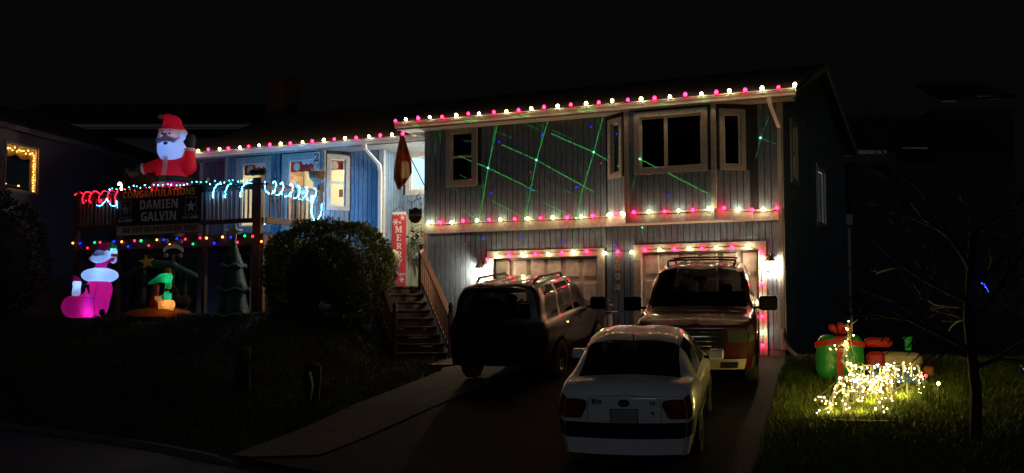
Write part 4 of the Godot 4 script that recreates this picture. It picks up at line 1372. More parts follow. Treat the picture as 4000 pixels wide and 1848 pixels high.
	for k in 2600:
		var t := rng.randf()
		var p := Vector3(lerpf(-18.0, -13.1, t), 4.24 + 0.03 * sin(t * 40.0), 0.64)
		var d := Vector3(rng.randfn() * 0.5, rng.randfn(), rng.randfn()).normalized() * rng.randf_range(0.05, 0.1)
		var s := d.cross(Vector3(rng.randfn(), rng.randfn(), rng.randfn())).normalized() * 0.008
		tri(st, p - s, p + d, p + s)
	put(ga, "foliage", done(st, false), M.needles)
	for k in 34:
		var x := lerpf(-17.95, -13.15, k / 33.0) + rng.randf_range(-0.05, 0.05)
		put(ga, "bulb", led_mesh, M.led_teal if k % 3 else M.led_white, Transform3D(Basis.from_scale(Vector3.ONE * 0.014), Vector3(x, 4.3 + rng.randf_range(-0.04, 0.06), 0.72)))
	for k in 3:
		lamp(ga, Vector3(-17.0 + k * 1.5, 4.42, 0.7), Color(0.3, 1.0, 0.8), 0.008, 0.03, "bulb_glow")
	var bw := thing("rail_bow", "dark green bow tied on the deck corner post", "bow", "", Vector3(-13.02, 4.46, 0.68))
	put(bw, "loops", blob([[Vector3(-0.14, 0.03, 0), Vector3(0.14, 0.09, 0.05)], [Vector3(0.14, 0.03, 0), Vector3(0.14, 0.09, 0.05)], [Vector3(0, 0, 0.02), Vector3(0.05, 0.05, 0.05)]], 0.03, 0.025), M.needles)
	var lc := thing("rail_figure_light", "small glowing white candy cane shaped light on the deck rail left of the banner", "decoration", "", Vector3(-17.58, 4.32, 0.66))
	put(lc, "glow_tube", tube([Vector3(0.03, -0.1, 0), Vector3(0.03, 0.08, 0), Vector3(0.0, 0.14, 0), Vector3(-0.05, 0.15, 0), Vector3(-0.08, 0.1, 0)], 0.022), M.lamp_white)

func wall_z(x: float, y: float) -> float:
	# the front surface of the garage side at a point
	if y > 3.08 and x > -3.9 and x < -0.64:
		if x < -3.25:
			return (x + 3.9) / 0.65 * 0.5 + 0.03
		if x < -1.32:
			return 0.53
		return (-0.64 - x) / 0.68 * 0.5 + 0.03
	if y > 2.82 and y < 3.08:
		return 0.046
	return 0.024

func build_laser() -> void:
	var l := thing("painted_laser_pattern", "glowing green strips with coloured beads on the garage siding, painted in for laser light", "painted laser light")  # emissive strips and beads lying on the wall stand in for projected light
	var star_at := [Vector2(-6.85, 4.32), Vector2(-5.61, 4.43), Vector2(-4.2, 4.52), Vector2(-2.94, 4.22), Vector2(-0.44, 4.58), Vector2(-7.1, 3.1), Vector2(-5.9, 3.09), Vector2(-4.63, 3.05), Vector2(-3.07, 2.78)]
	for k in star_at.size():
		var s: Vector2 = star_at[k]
		put(l, "laser_glow_bead", ball(0.023 if k < 5 else 0.016, 6, 4), M.laser_green_star, at(s.x, s.y, wall_z(s.x, s.y) + 0.012))
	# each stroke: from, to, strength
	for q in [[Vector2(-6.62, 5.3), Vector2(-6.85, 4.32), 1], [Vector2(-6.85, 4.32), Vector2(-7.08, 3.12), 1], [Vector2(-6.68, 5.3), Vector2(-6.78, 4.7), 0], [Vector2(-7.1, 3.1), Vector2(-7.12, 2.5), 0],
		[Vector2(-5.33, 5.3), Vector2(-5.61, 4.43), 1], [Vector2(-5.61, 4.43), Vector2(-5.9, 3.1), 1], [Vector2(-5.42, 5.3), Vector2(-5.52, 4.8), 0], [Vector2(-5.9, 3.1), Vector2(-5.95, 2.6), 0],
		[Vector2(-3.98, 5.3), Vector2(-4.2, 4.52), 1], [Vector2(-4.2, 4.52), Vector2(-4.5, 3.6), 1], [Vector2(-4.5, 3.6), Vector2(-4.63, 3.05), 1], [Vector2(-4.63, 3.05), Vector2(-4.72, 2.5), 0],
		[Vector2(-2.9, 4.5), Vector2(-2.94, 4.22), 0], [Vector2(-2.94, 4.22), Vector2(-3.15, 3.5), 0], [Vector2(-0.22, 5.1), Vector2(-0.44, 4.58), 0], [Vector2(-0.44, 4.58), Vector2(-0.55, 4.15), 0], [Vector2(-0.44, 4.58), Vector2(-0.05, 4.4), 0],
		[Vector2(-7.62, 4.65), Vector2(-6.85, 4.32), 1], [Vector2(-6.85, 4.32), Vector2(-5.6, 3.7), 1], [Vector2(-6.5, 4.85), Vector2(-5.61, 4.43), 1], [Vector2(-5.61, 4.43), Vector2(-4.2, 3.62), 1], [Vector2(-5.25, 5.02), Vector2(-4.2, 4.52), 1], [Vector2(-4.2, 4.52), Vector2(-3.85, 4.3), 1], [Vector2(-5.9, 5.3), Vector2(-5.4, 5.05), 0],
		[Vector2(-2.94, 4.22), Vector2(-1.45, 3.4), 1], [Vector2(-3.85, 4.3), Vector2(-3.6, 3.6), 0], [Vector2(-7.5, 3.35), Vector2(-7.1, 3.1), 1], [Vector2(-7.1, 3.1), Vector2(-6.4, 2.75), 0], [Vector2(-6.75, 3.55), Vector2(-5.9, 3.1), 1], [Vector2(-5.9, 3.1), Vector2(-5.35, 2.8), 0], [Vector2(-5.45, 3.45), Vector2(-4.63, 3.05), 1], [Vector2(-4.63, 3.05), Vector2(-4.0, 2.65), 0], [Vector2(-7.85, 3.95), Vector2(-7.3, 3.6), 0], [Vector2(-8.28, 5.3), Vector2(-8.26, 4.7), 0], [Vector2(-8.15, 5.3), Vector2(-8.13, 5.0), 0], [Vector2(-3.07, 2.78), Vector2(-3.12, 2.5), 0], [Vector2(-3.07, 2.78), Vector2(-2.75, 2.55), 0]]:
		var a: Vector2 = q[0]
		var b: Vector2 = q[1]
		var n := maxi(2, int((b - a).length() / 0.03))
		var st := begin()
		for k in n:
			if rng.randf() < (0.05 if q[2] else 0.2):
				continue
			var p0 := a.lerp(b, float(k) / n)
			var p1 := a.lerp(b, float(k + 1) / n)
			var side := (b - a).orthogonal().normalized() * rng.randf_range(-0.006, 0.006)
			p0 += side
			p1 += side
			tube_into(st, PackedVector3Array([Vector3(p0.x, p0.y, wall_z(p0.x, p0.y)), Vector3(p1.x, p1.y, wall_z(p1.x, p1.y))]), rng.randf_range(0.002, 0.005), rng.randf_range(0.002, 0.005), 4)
		put(l, "laser_glow_strip", done(st), M.laser_green if q[2] else M.laser_green_faint).set_meta("kind", "stuff")
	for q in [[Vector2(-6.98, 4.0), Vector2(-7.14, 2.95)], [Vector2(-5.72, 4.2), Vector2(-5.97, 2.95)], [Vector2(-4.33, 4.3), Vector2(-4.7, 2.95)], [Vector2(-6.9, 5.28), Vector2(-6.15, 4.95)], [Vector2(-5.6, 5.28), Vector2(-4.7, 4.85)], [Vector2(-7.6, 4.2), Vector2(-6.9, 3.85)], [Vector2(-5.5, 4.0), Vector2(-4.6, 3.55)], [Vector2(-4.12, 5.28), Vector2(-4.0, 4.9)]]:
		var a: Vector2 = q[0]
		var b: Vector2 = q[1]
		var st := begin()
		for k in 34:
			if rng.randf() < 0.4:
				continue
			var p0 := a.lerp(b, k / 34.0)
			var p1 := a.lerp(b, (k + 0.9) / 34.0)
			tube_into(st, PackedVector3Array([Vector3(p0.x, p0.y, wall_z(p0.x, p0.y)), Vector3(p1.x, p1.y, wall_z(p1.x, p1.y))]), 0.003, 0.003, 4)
		put(l, "laser_glow_strip", done(st), M.laser_green_faint).set_meta("kind", "stuff")
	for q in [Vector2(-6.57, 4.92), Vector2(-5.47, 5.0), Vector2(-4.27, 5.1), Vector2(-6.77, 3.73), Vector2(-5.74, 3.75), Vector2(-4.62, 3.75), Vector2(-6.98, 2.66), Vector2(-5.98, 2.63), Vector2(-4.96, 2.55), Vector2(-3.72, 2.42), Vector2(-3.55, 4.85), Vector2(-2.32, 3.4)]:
		put(l, "laser_glow_bead", ball(0.024, 6, 4), M.laser_blue, at(q.x, q.y, wall_z(q.x, q.y)))
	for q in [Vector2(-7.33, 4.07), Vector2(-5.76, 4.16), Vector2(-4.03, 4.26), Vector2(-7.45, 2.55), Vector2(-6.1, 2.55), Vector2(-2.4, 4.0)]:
		put(l, "laser_glow_bead", ball(0.015, 6, 4), M.laser_red, at(q.x, q.y, wall_z(q.x, q.y)))
	# glowing strips laid on the gutter as painted laser glints
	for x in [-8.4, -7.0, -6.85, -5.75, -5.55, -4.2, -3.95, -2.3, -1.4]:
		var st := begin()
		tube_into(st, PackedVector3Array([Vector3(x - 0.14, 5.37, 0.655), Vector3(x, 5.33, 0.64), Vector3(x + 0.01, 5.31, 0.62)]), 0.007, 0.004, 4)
		put(l, "laser_glow_strip", done(st), M.laser_green)

# ---------------------------------------------------------------- inflatables, each with a diode lamp inside
func puck(p: Node, pos: Vector3, c: Color, energy: float) -> void:
	put(p, "lamp_bulb", ball(0.02, 6, 4), M.led_white if c.b >= c.r else M.led_orange, at(pos.x, pos.y, pos.z))
	lamp(p, pos, c, energy, 0.02)

func build_santa() -> void:
	var s := thing("inflatable_santa", "tall lit inflatable Santa waving one black mitten on the deck", "inflatable", "", Vector3(-16.72, 2.95, -0.35), deg_to_rad(14))
	put(s, "coat", blob([[Vector3(0, 1.5, 0), Vector3(0, 1.96, 0), 0.5, 0.37], [Vector3(0.3, 2.06, 0), Vector3(0.5, 2.02, 0.0), 0.2, 0.19], [Vector3(0.5, 2.0, 0.0), Vector3(0.52, 2.42, 0.0), 0.19, 0.14], [Vector3(-0.28, 2.1, 0), Vector3(-0.76, 1.98, 0.1), 0.2, 0.14]], 0.1, 0.045, 1.57), M.nylon_red)
	put(s, "coat_skirt", lathe([Vector2(0.5, 1.58), Vector2(0.53, 1.5), Vector2(0.57, 1.36), Vector2(0.5, 1.31), Vector2(0.3, 1.3)], 24), M.nylon_crimson)
	put(s, "trousers", blob([[Vector3(0.2, 0.2, 0), Vector3(0.17, 1.2, 0), 0.2, 0.24], [Vector3(-0.2, 0.2, 0), Vector3(-0.17, 1.2, 0), 0.2, 0.24]], 0.06, 0.06), M.nylon_red)
	put(s, "boots", blob([[Vector3(0.2, 0.12, 0.12), Vector3(0.19, 0.14, 0.23)], [Vector3(-0.2, 0.12, 0.12), Vector3(0.19, 0.14, 0.23)]], 0.02, 0.05, 0.0), M.black_fabric)
	put(s, "belt", lathe([Vector2(0.512, 1.56), Vector2(0.53, 1.58), Vector2(0.53, 1.71), Vector2(0.508, 1.73)], 24), M.black_fabric)
	put(s, "buckle", cbox(Vector3(0.2, 0.16, 0.03), 0.01), M.brown, at(0, 1.64, 0.54))
	var prof := []
	for k in 13:
		prof.append(lerpf(1.74, 2.3, k / 12.0))
	put(s, "front_trim", sheet(span(-0.075, 0.075, 4), prof, func(x, y): return Vector3(x, y, sqrt(maxf(pow(lerpf(0.5, 0.375, clampf((y - 1.5) / 0.62, 0, 1)), 2) - x * x, 0.01)) + 0.012)), M.nylon_white)
	put(s, "skirt_trim", sheet(span(-0.09, 0.09, 4), span(1.34, 1.56, 3), func(x, y): return Vector3(x, y, 0.585 - 0.22 * (y - 1.34))), M.nylon_white)
	put(s, "beard", blob([[Vector3(0, 2.5, 0.1), Vector3(0.38, 0.3, 0.31)], [Vector3(0, 2.38, 0.14), Vector3(0.28, 0.25, 0.26)], [Vector3(0.29, 2.78, -0.03), Vector3(0.13, 0.3, 0.27)], [Vector3(-0.29, 2.78, -0.03), Vector3(0.13, 0.3, 0.27)]], 0.1, 0.03), M.nylon_white)
	put(s, "face", blob([[Vector3(0, 2.85, 0.09), Vector3(0.28, 0.22, 0.32)]], 0.0, 0.035), M.nylon_skin)
	put(s, "nose", ball(0.06, 10, 8), M.nylon_tan, at(0, 2.84, 0.42))
	put(s, "moustache", blob([[Vector3(0.02, 2.76, 0.42), Vector3(0.22, 2.7, 0.37), 0.075, 0.055], [Vector3(0.22, 2.7, 0.37), Vector3(0.36, 2.8, 0.27), 0.05, 0.015], [Vector3(-0.02, 2.76, 0.42), Vector3(-0.22, 2.7, 0.37), 0.075, 0.055], [Vector3(-0.22, 2.7, 0.37), Vector3(-0.36, 2.8, 0.27), 0.05, 0.015]], 0.04, 0.02), M.nylon_grey)
	put(s, "mouth", blob([[Vector3(0, 2.63, 0.39), Vector3(0.07, 0.05, 0.04)]], 0.0, 0.015), M.red_fabric)
	for x in [-0.11, 0.11]:
		put(s, "eye", ball(0.03, 8, 6), M.black_print, at(x, 2.89, 0.385))
		put(s, "eyebrow", tube([Vector3(x - 0.05, 2.97, 0.36), Vector3(x, 2.985, 0.37), Vector3(x + 0.05, 2.97, 0.355)], 0.009, -1, 4), M.brown)
	put(s, "hat", blob([[Vector3(0, 3.02, 0.0), Vector3(-0.03, 3.22, -0.02), 0.34, 0.25], [Vector3(-0.03, 3.22, -0.02), Vector3(-0.16, 3.4, 0.0), 0.24, 0.1], [Vector3(-0.16, 3.4, 0.0), Vector3(-0.3, 3.42, 0.03), 0.1, 0.045]], 0.06, 0.04, 2.98), M.nylon_red)
	put(s, "hat_band", lathe([Vector2(0.33, -0.075), Vector2(0.375, -0.06), Vector2(0.385, 0.0), Vector2(0.37, 0.06), Vector2(0.33, 0.075)], 22), M.nylon_white, Transform3D(Basis.from_euler(Vector3(0.12, 0, -0.1)), Vector3(0, 3.0, 0.0)))
	put(s, "pompom", ball(0.075, 10, 8), M.nylon_cream, at(-0.35, 3.42, 0.04))
	put(s, "mitten", blob([[Vector3(0.53, 2.62, 0.0), Vector3(0.54, 2.8, 0.0), 0.12, 0.14], [Vector3(0.48, 2.62, 0.05), Vector3(0.4, 2.7, 0.09), 0.06, 0.05]], 0.05, 0.035), M.black_fabric)
	put(s, "mitten", blob([[Vector3(-0.86, 1.95, 0.12), Vector3(-1.06, 1.86, 0.16), 0.12, 0.15], [Vector3(-0.88, 1.99, 0.16), Vector3(-0.92, 2.07, 0.2), 0.06, 0.05]], 0.05, 0.035), M.black_fabric)
	for q in [[Vector3(0.525, 2.48, 0.0), Vector3.UP], [Vector3(-0.79, 1.975, 0.105), Vector3(-1, -0.22, 0.2)]]:
		var v: Vector3 = q[1].normalized()
		put(s, "cuff", lathe([Vector2(0.13, -0.045), Vector2(0.16, -0.03), Vector2(0.16, 0.03), Vector2(0.13, 0.045)], 14), M.nylon_white, Transform3D(Basis(Quaternion(Vector3.UP, v)), q[0]))
	puck(s, Vector3(0.12, 1.72, 0.05), Color(0.75, 0.78, 1.0), 0.03)
	puck(s, Vector3(0.1, 1.44, 0.12), Color(0.9, 0.8, 1.0), 0.035)
	puck(s, Vector3(0, 2.53, 0.13), Color(0.3, 0.62, 1.0), 0.085)
	puck(s, Vector3(0, 2.87, 0.05), Color(0.75, 0.8, 1.0), 0.06)
	puck(s, Vector3(0.31, 2.78, -0.03), Color(0.3, 0.66, 1.0), 0.014)
	puck(s, Vector3(-0.02, 3.16, 0.0), Color(0.9, 0.85, 1.0), 0.011)

func build_boot() -> void:
	var g := ground_y(-17.1, 2.2)
	var s := thing("inflatable_stocking", "lit pink inflatable Christmas boot with a small Santa popping out", "inflatable", "", Vector3(-17.1, g, 2.2), deg_to_rad(42))
	put(s, "boot", blob([[Vector3(-0.32, 0.28, 0), Vector3(0.16, 0.27, 0), 0.29, 0.29], [Vector3(0.22, 0.35, 0), Vector3(0.28, 0.72, 0), 0.3, 0.33]], 0.16, 0.05, 0.0), M.nylon_crimson)
	put(s, "cuff", blob([[Vector3(0.29, 1.08, 0), Vector3(0.46, 0.2, 0.42)]], 0.0, 0.05), M.nylon_white)
	for q in [[Vector3(0.2, 0.02, 0.3), Vector3(0.18, 0.4, 0.335), Vector3(0.26, 0.9, 0.345)], [Vector3(-0.15, 0.52, 0.26), Vector3(0.08, 0.5, 0.3), Vector3(0.2, 0.48, 0.33)]]:
		put(s, "seam", tube(q, 0.008, -1, 4), M.plum)
	put(s, "mini_santa", blob([[Vector3(0.3, 1.24, 0), Vector3(0.33, 1.36, 0), 0.16, 0.13], [Vector3(0.22, 1.44, 0.04), Vector3(0.05, 1.5, 0.1), 0.06, 0.05], [Vector3(0.42, 1.42, 0.04), Vector3(0.6, 1.5, 0.06), 0.06, 0.045]], 0.05, 0.03), M.nylon_crimson)
	put(s, "mini_beard", blob([[Vector3(0.24, 1.5, 0.1), Vector3(0.2, 0.12, 0.13)], [Vector3(0.4, 1.58, 0.02), Vector3(0.15, 0.16, 0.15)]], 0.05, 0.03), M.nylon_white)
	put(s, "mini_face", blob([[Vector3(0.28, 1.64, 0.07), Vector3(0.14, 0.09, 0.15)]], 0.0, 0.025), M.nylon_white)
	put(s, "mini_moustache", blob([[Vector3(0.08, 1.63, 0.14), Vector3(0.2, 1.58, 0.18), 0.02, 0.035], [Vector3(0.2, 1.58, 0.18), Vector3(0.33, 1.6, 0.16), 0.035, 0.015]], 0.02, 0.016), M.nylon_grey)
	put(s, "mini_hat", blob([[Vector3(0.33, 1.72, 0), Vector3(0.38, 1.8, 0), 0.15, 0.11], [Vector3(0.38, 1.8, 0), Vector3(0.46, 1.88, 0), 0.1, 0.04]], 0.05, 0.028, 1.68), M.nylon_crimson)
	put(s, "elf_face", blob([[Vector3(0.6, 1.68, -0.06), Vector3(0.1, 0.13, 0.1)], [Vector3(0.6, 1.5, -0.06), Vector3(0.09, 0.12, 0.09)]], 0.04, 0.028), M.nylon_white)
	put(s, "elf_hat", blob([[Vector3(0.58, 1.8, -0.06), Vector3(0.56, 1.88, -0.06), 0.11, 0.07]], 0.03, 0.028, 1.77), M.nylon_green)
	put(s, "elf_scarf", lathe([Vector2(0.08, -0.04), Vector2(0.11, -0.02), Vector2(0.11, 0.03), Vector2(0.08, 0.04)], 12), M.nylon_ribbon, at(0.6, 1.6, -0.05))
	put(s, "penguin", blob([[Vector3(-0.26, 0.62, 0.03), Vector3(-0.25, 0.74, 0.03), 0.11, 0.1], [Vector3(-0.25, 0.86, 0.03), Vector3(0.11, 0.11, 0.11)]], 0.03, 0.028), M.nylon_white)
	put(s, "penguin_hat", blob([[Vector3(-0.26, 0.94, 0.03), Vector3(-0.31, 1.04, 0.03), 0.1, 0.04]], 0.03, 0.025, 0.92), M.nylon_crimson)
	put(s, "penguin_wing", blob([[Vector3(-0.12, 0.78, 0.12), Vector3(0.02, 0.8, 0.24), 0.03, 0.04], [Vector3(0.02, 0.8, 0.24), Vector3(0.06, 0.62, 0.27), 0.04, 0.02]], 0.03, 0.02), M.black_fabric)
	put(s, "blower", blob([[Vector3(0.38, 0.14, 0.26), Vector3(0.08, 0.09, 0.07)]], 0.0, 0.025), M.black_fabric)
	for q in [[Vector3(0.06, 0.2, 0.17), Vector3(0.06, 0.55, 0.22)]]:
		put(s, "glow_strip", tube(q, 0.006, -1, 4), M.led_white)
	puck(s, Vector3(0.06, 0.16, 0.14), Color(0.95, 0.75, 1.0), 0.06)
	puck(s, Vector3(0.28, 0.7, 0.05), Color(0.95, 0.75, 1.0), 0.042)
	puck(s, Vector3(0.29, 1.1, 0.24), Color(0.5, 0.75, 1.0), 0.06)
	puck(s, Vector3(0.58, 1.1, 0.0), Color(0.5, 0.75, 1.0), 0.04)
	puck(s, Vector3(0.0, 1.1, 0.0), Color(0.5, 0.75, 1.0), 0.03)
	puck(s, Vector3(0.31, 1.3, 0.0), Color(0.8, 0.8, 1.0), 0.014)
	puck(s, Vector3(0.24, 1.56, 0.12), Color(0.6, 0.82, 1.0), 0.03)
	puck(s, Vector3(0.42, 1.62, 0.02), Color(0.6, 0.82, 1.0), 0.02)
	puck(s, Vector3(0.6, 1.68, -0.06), Color(0.6, 0.85, 1.0), 0.03)
	puck(s, Vector3(-0.25, 0.82, 0.03), Color(0.7, 0.85, 1.0), 0.025)

func build_nativity() -> void:
	var g := ground_y(-14.75, 2.2)
	var s := thing("inflatable_nativity", "dim inflatable nativity stable with a lit lamb and green robed figure", "inflatable", "", Vector3(-14.75, g, 2.2), deg_to_rad(42))
	put(s, "base", blob([[Vector3(0, 0.1, 0), Vector3(0.78, 0.14, 0.4)]], 0.0, 0.05, 0.0), M.nylon_tan)
	put(s, "lamb", blob([[Vector3(0.1, 0.3, 0.2), Vector3(0.26, 0.3, 0.2), 0.11, 0.13], [Vector3(0.02, 0.42, 0.22), Vector3(-0.06, 0.46, 0.24), 0.075, 0.055], [Vector3(0.05, 0.3, 0.24), Vector3(0.03, 0.18, 0.26), 0.05, 0.04], [Vector3(0.28, 0.27, 0.26), Vector3(0.3, 0.16, 0.28), 0.06, 0.05]], 0.05, 0.025), M.nylon_lamb)
	put(s, "lamb_ear", blob([[Vector3(0.03, 0.49, 0.2), Vector3(0.1, 0.53, 0.2), 0.03, 0.02]], 0.0, 0.012), M.nylon_lamb)
	put(s, "green_robe", blob([[Vector3(0.1, 0.95, 0.02), Vector3(0.2, 0.98, 0.05), 0.1, 0.12], [Vector3(0.22, 0.85, 0.0), Vector3(0.2, 0.35, 0.0), 0.08, 0.1], [Vector3(0.05, 0.96, 0.04), Vector3(-0.22, 0.82, 0.08), 0.1, 0.05]], 0.05, 0.03), M.nylon_green)
	put(s, "head", ball(0.09, 10, 8), M.nylon_tan, at(0.2, 1.12, 0.06))
	put(s, "red_sash", lathe([Vector2(0.1, -0.03), Vector2(0.115, 0), Vector2(0.1, 0.03)], 14), M.nylon_ribbon, at(0.2, 0.66, 0.0))
	put(s, "red_robe", blob([[Vector3(-0.06, 0.75, 0.0), Vector3(-0.1, 0.3, 0.02), 0.08, 0.12]], 0.02, 0.03), M.nylon_ribbon)
	put(s, "dark_robe", blob([[Vector3(-0.4, 0.9, -0.05), Vector3(-0.42, 0.25, -0.02), 0.1, 0.17], [Vector3(-0.4, 1.08, -0.05), Vector3(0.1, 0.12, 0.1)]], 0.05, 0.035), M.black_fabric)
	put(s, "donkey", blob([[Vector3(0.42, 0.38, -0.05), Vector3(0.62, 0.4, -0.05), 0.13, 0.14], [Vector3(0.4, 0.5, -0.02), Vector3(0.36, 0.66, 0.02), 0.08, 0.08], [Vector3(0.36, 0.68, 0.03), Vector3(0.28, 0.62, 0.1), 0.07, 0.045]], 0.05, 0.03), M.bark)
	for x in [-0.62, 0.6]:
		put(s, "stable_post", blob([[Vector3(x, 0.1, -0.2), Vector3(x * 0.95, 1.0, -0.2), 0.08, 0.08]], 0.0, 0.035), M.bark)
	put(s, "stable_roof", blob([[Vector3(-0.8, 1.0, -0.05), Vector3(-0.2, 1.3, -0.05), 0.08, 0.11], [Vector3(-0.2, 1.3, -0.05), Vector3(0.3, 1.26, -0.05), 0.11, 0.11], [Vector3(0.3, 1.26, -0.05), Vector3(0.84, 1.02, -0.05), 0.11, 0.08]], 0.05, 0.035), M.nylon_dark_green)
	put(s, "star", prism(star_poly(0.2, 0.42, 0.2), 0.07), M.gold, at(-0.3, 1.34, 0.1))
	puck(s, Vector3(0.2, 0.31, 0.2), Color(1.0, 0.75, 0.42), 0.03)
	puck(s, Vector3(0.19, 0.95, 0.05), Color(0.7, 1.0, 0.85), 0.012)
	puck(s, Vector3(0.2, 0.5, 0.0), Color(0.7, 1.0, 0.85), 0.004)
	puck(s, Vector3(0.2, 0.12, 0.12), Color(1.0, 0.6, 0.25), 0.012)

func build_fabric_tree() -> void:
	var g := ground_y(-12.5, 2.2)
	var s := thing("inflatable_tree", "unlit three tiered inflatable Christmas tree with a yellow star", "inflatable", "", Vector3(-12.5, g, 2.2), deg_to_rad(30))
	for q in [[0.02, 0.95, 0.52, 0.26], [0.62, 1.45, 0.44, 0.2], [1.18, 1.88, 0.34, 0.03]]:
		var prof := []
		for k in 9:
			var t := k / 8.0
			prof.append(Vector2(lerpf(q[2], q[3], pow(t, 0.7)), lerpf(q[0], q[1], t)))
		put(s, "tier", lathe(prof, 18), M.nylon_tree)
		var hem := []
		for k in 37:
			var a := TAU * k / 36
			hem.append(Vector3(cos(a) * q[2] * 1.02, q[0] + 0.03 * sin(a * 6.0), sin(a) * q[2] * 1.02))
		put(s, "snow_hem", tube(hem, 0.035, -1, 6), M.dull_hem)
	put(s, "star", prism(star_poly(0.19, 0.45, -0.25), 0.12), M.gold, at(0, 2.0, 0))
	s.scale = Vector3(0.86, 1.0, 0.86)

func build_gifts() -> void:
	var g := ground_y(1.83, 4.1)
	var s := thing("inflatable_gift", "large green inflatable gift box with red ribbon and bow on the lawn", "inflatable", "", Vector3(1.78, g, 4.1), 0.15)
	s.scale = Vector3.ONE * 0.93
	put(s, "box", blob([[Vector3(0, 0.42, 0), Vector3(0.33, 0.33, 0.33)], [Vector3(-0.22, 0.2, -0.22), Vector3(-0.22, 0.62, -0.22), 0.2, 0.18], [Vector3(0.22, 0.2, -0.22), Vector3(0.22, 0.62, -0.22), 0.2, 0.18], [Vector3(-0.22, 0.2, 0.22), Vector3(-0.22, 0.62, 0.22), 0.2, 0.18], [Vector3(0.22, 0.2, 0.22), Vector3(0.22, 0.62, 0.22), 0.2, 0.18]], 0.16, 0.045, 0.0), M.nylon_gift)
	put(s, "ribbon", sheet(span(-0.055, 0.055, 2), span(0, 1, 14), func(x, t): return Vector3(x, 0.02 + 0.76 * minf(t * 1.25, 1.0), 0.455 - 0.03 * cos(t * 5.0) - 0.3 * maxf(0.0, t - 0.8) * 5.0)), M.nylon_ribbon)
	put(s, "ribbon", sheet(span(-0.43, 0.43, 16), span(-0.05, 0.05, 2), func(x, y): return Vector3(x, 0.62 + y + 0.06 * cos(x * 4.0), 0.45 - 0.1 * pow(absf(x) / 0.43, 3.0))), M.nylon_ribbon)
	for a in [-0.9, 0.1, 1.1]:
		put(s, "bow_loop", blob([[Vector3(sin(a) * 0.04, 0.8, 0.2), Vector3(sin(a) * 0.16, 0.88 + 0.07 * cos(a), 0.22), 0.02, 0.07]], 0.0, 0.02), M.nylon_ribbon)
	puck(s, Vector3(0, 0.4, 0), Color(0.9, 1.0, 0.85), 0.02)
	var g2 := ground_y(2.6, 4.0)
	var t := thing("inflatable_train", "red and cream inflatable toy train half hidden behind the lit reindeer", "inflatable", "", Vector3(2.6, g2, 4.0), 0.1)
	t.scale = Vector3.ONE * 0.85
	put(t, "boiler", blob([[Vector3(-0.1, 0.36, 0), Vector3(0.42, 0.36, 0), 0.17, 0.15]], 0.0, 0.04), M.nylon_cream)
	put(t, "cab", cbox(Vector3(0.34, 0.4, 0.44), 0.06), M.nylon_ribbon, at(-0.3, 0.32, 0.02))
	put(t, "cab_roof", blob([[Vector3(-0.42, 0.7, 0), Vector3(-0.08, 0.7, 0), 0.1, 0.1]], 0.0, 0.03), M.nylon_ribbon)
	put(t, "funnel", lathe([Vector2(0.06, 0.55), Vector2(0.06, 0.72), Vector2(0.1, 0.8), Vector2(0.0, 0.82)], 12), M.nylon_green, at(0.3, 0, 0))
	for q in [Vector3(-0.32, 0.14, 0.26), Vector3(0.05, 0.14, 0.26), Vector3(0.4, 0.14, 0.26)]:
		put(t, "wheel", lathe([Vector2(0, -0.04), Vector2(0.14, -0.04), Vector2(0.15, 0), Vector2(0.14, 0.04), Vector2(0, 0.04)], 16), M.nylon_blue, Transform3D(Basis.from_euler(Vector3(PI / 2, 0, 0)), q))
	put(t, "parcel", cbox(Vector3(0.2, 0.22, 0.22), 0.04), M.nylon_orange, at(0.66, 0.14, 0.1))
	var f := thing("lawn_pinwheel", "small blue ribbed fan shaped pinwheel on a stake beside the reindeer", "ornament", "", Vector3(3.1, ground_y(3.1, 6.4), 6.4), 0.2)
	put(f, "stake", tube([Vector3(0, 0, 0), Vector3(0, 0.34, 0)], 0.01), M.wire_white)
	for k in 11:
		var a := PI * (0.05 + k * 0.09)
		put(f, "blade", prism(PackedVector2Array([Vector2(0, 0), Vector2(cos(a) * 0.15 - sin(a) * 0.016, sin(a) * 0.15 + cos(a) * 0.016), Vector2(cos(a) * 0.15 + sin(a) * 0.016, sin(a) * 0.15 - cos(a) * 0.016)]), 0.006), M.nylon_blue, at(0, 0.32, 0))
	for q in [[3.32, 6.0, "led_orange", "bulb_pink", "small red solar light on a stake among the leaf blades"], [3.55, 6.7, "led_warm", "led_warm", "small round white solar light on a stake among the leaf blades"]]:
		var k := thing("solar_stake", q[4], "garden light", "", Vector3(q[0], ground_y(q[0], q[1]), q[1]))
		put(k, "stake", tube([Vector3.ZERO, Vector3(0, 0.34, 0)], 0.008), M.iron)
		put(k, "lamp_bulb", ball(0.022, 8, 6), M[q[3]] if q[3] == "bulb_pink" else M.bulb_warm, at(0, 0.37, 0))

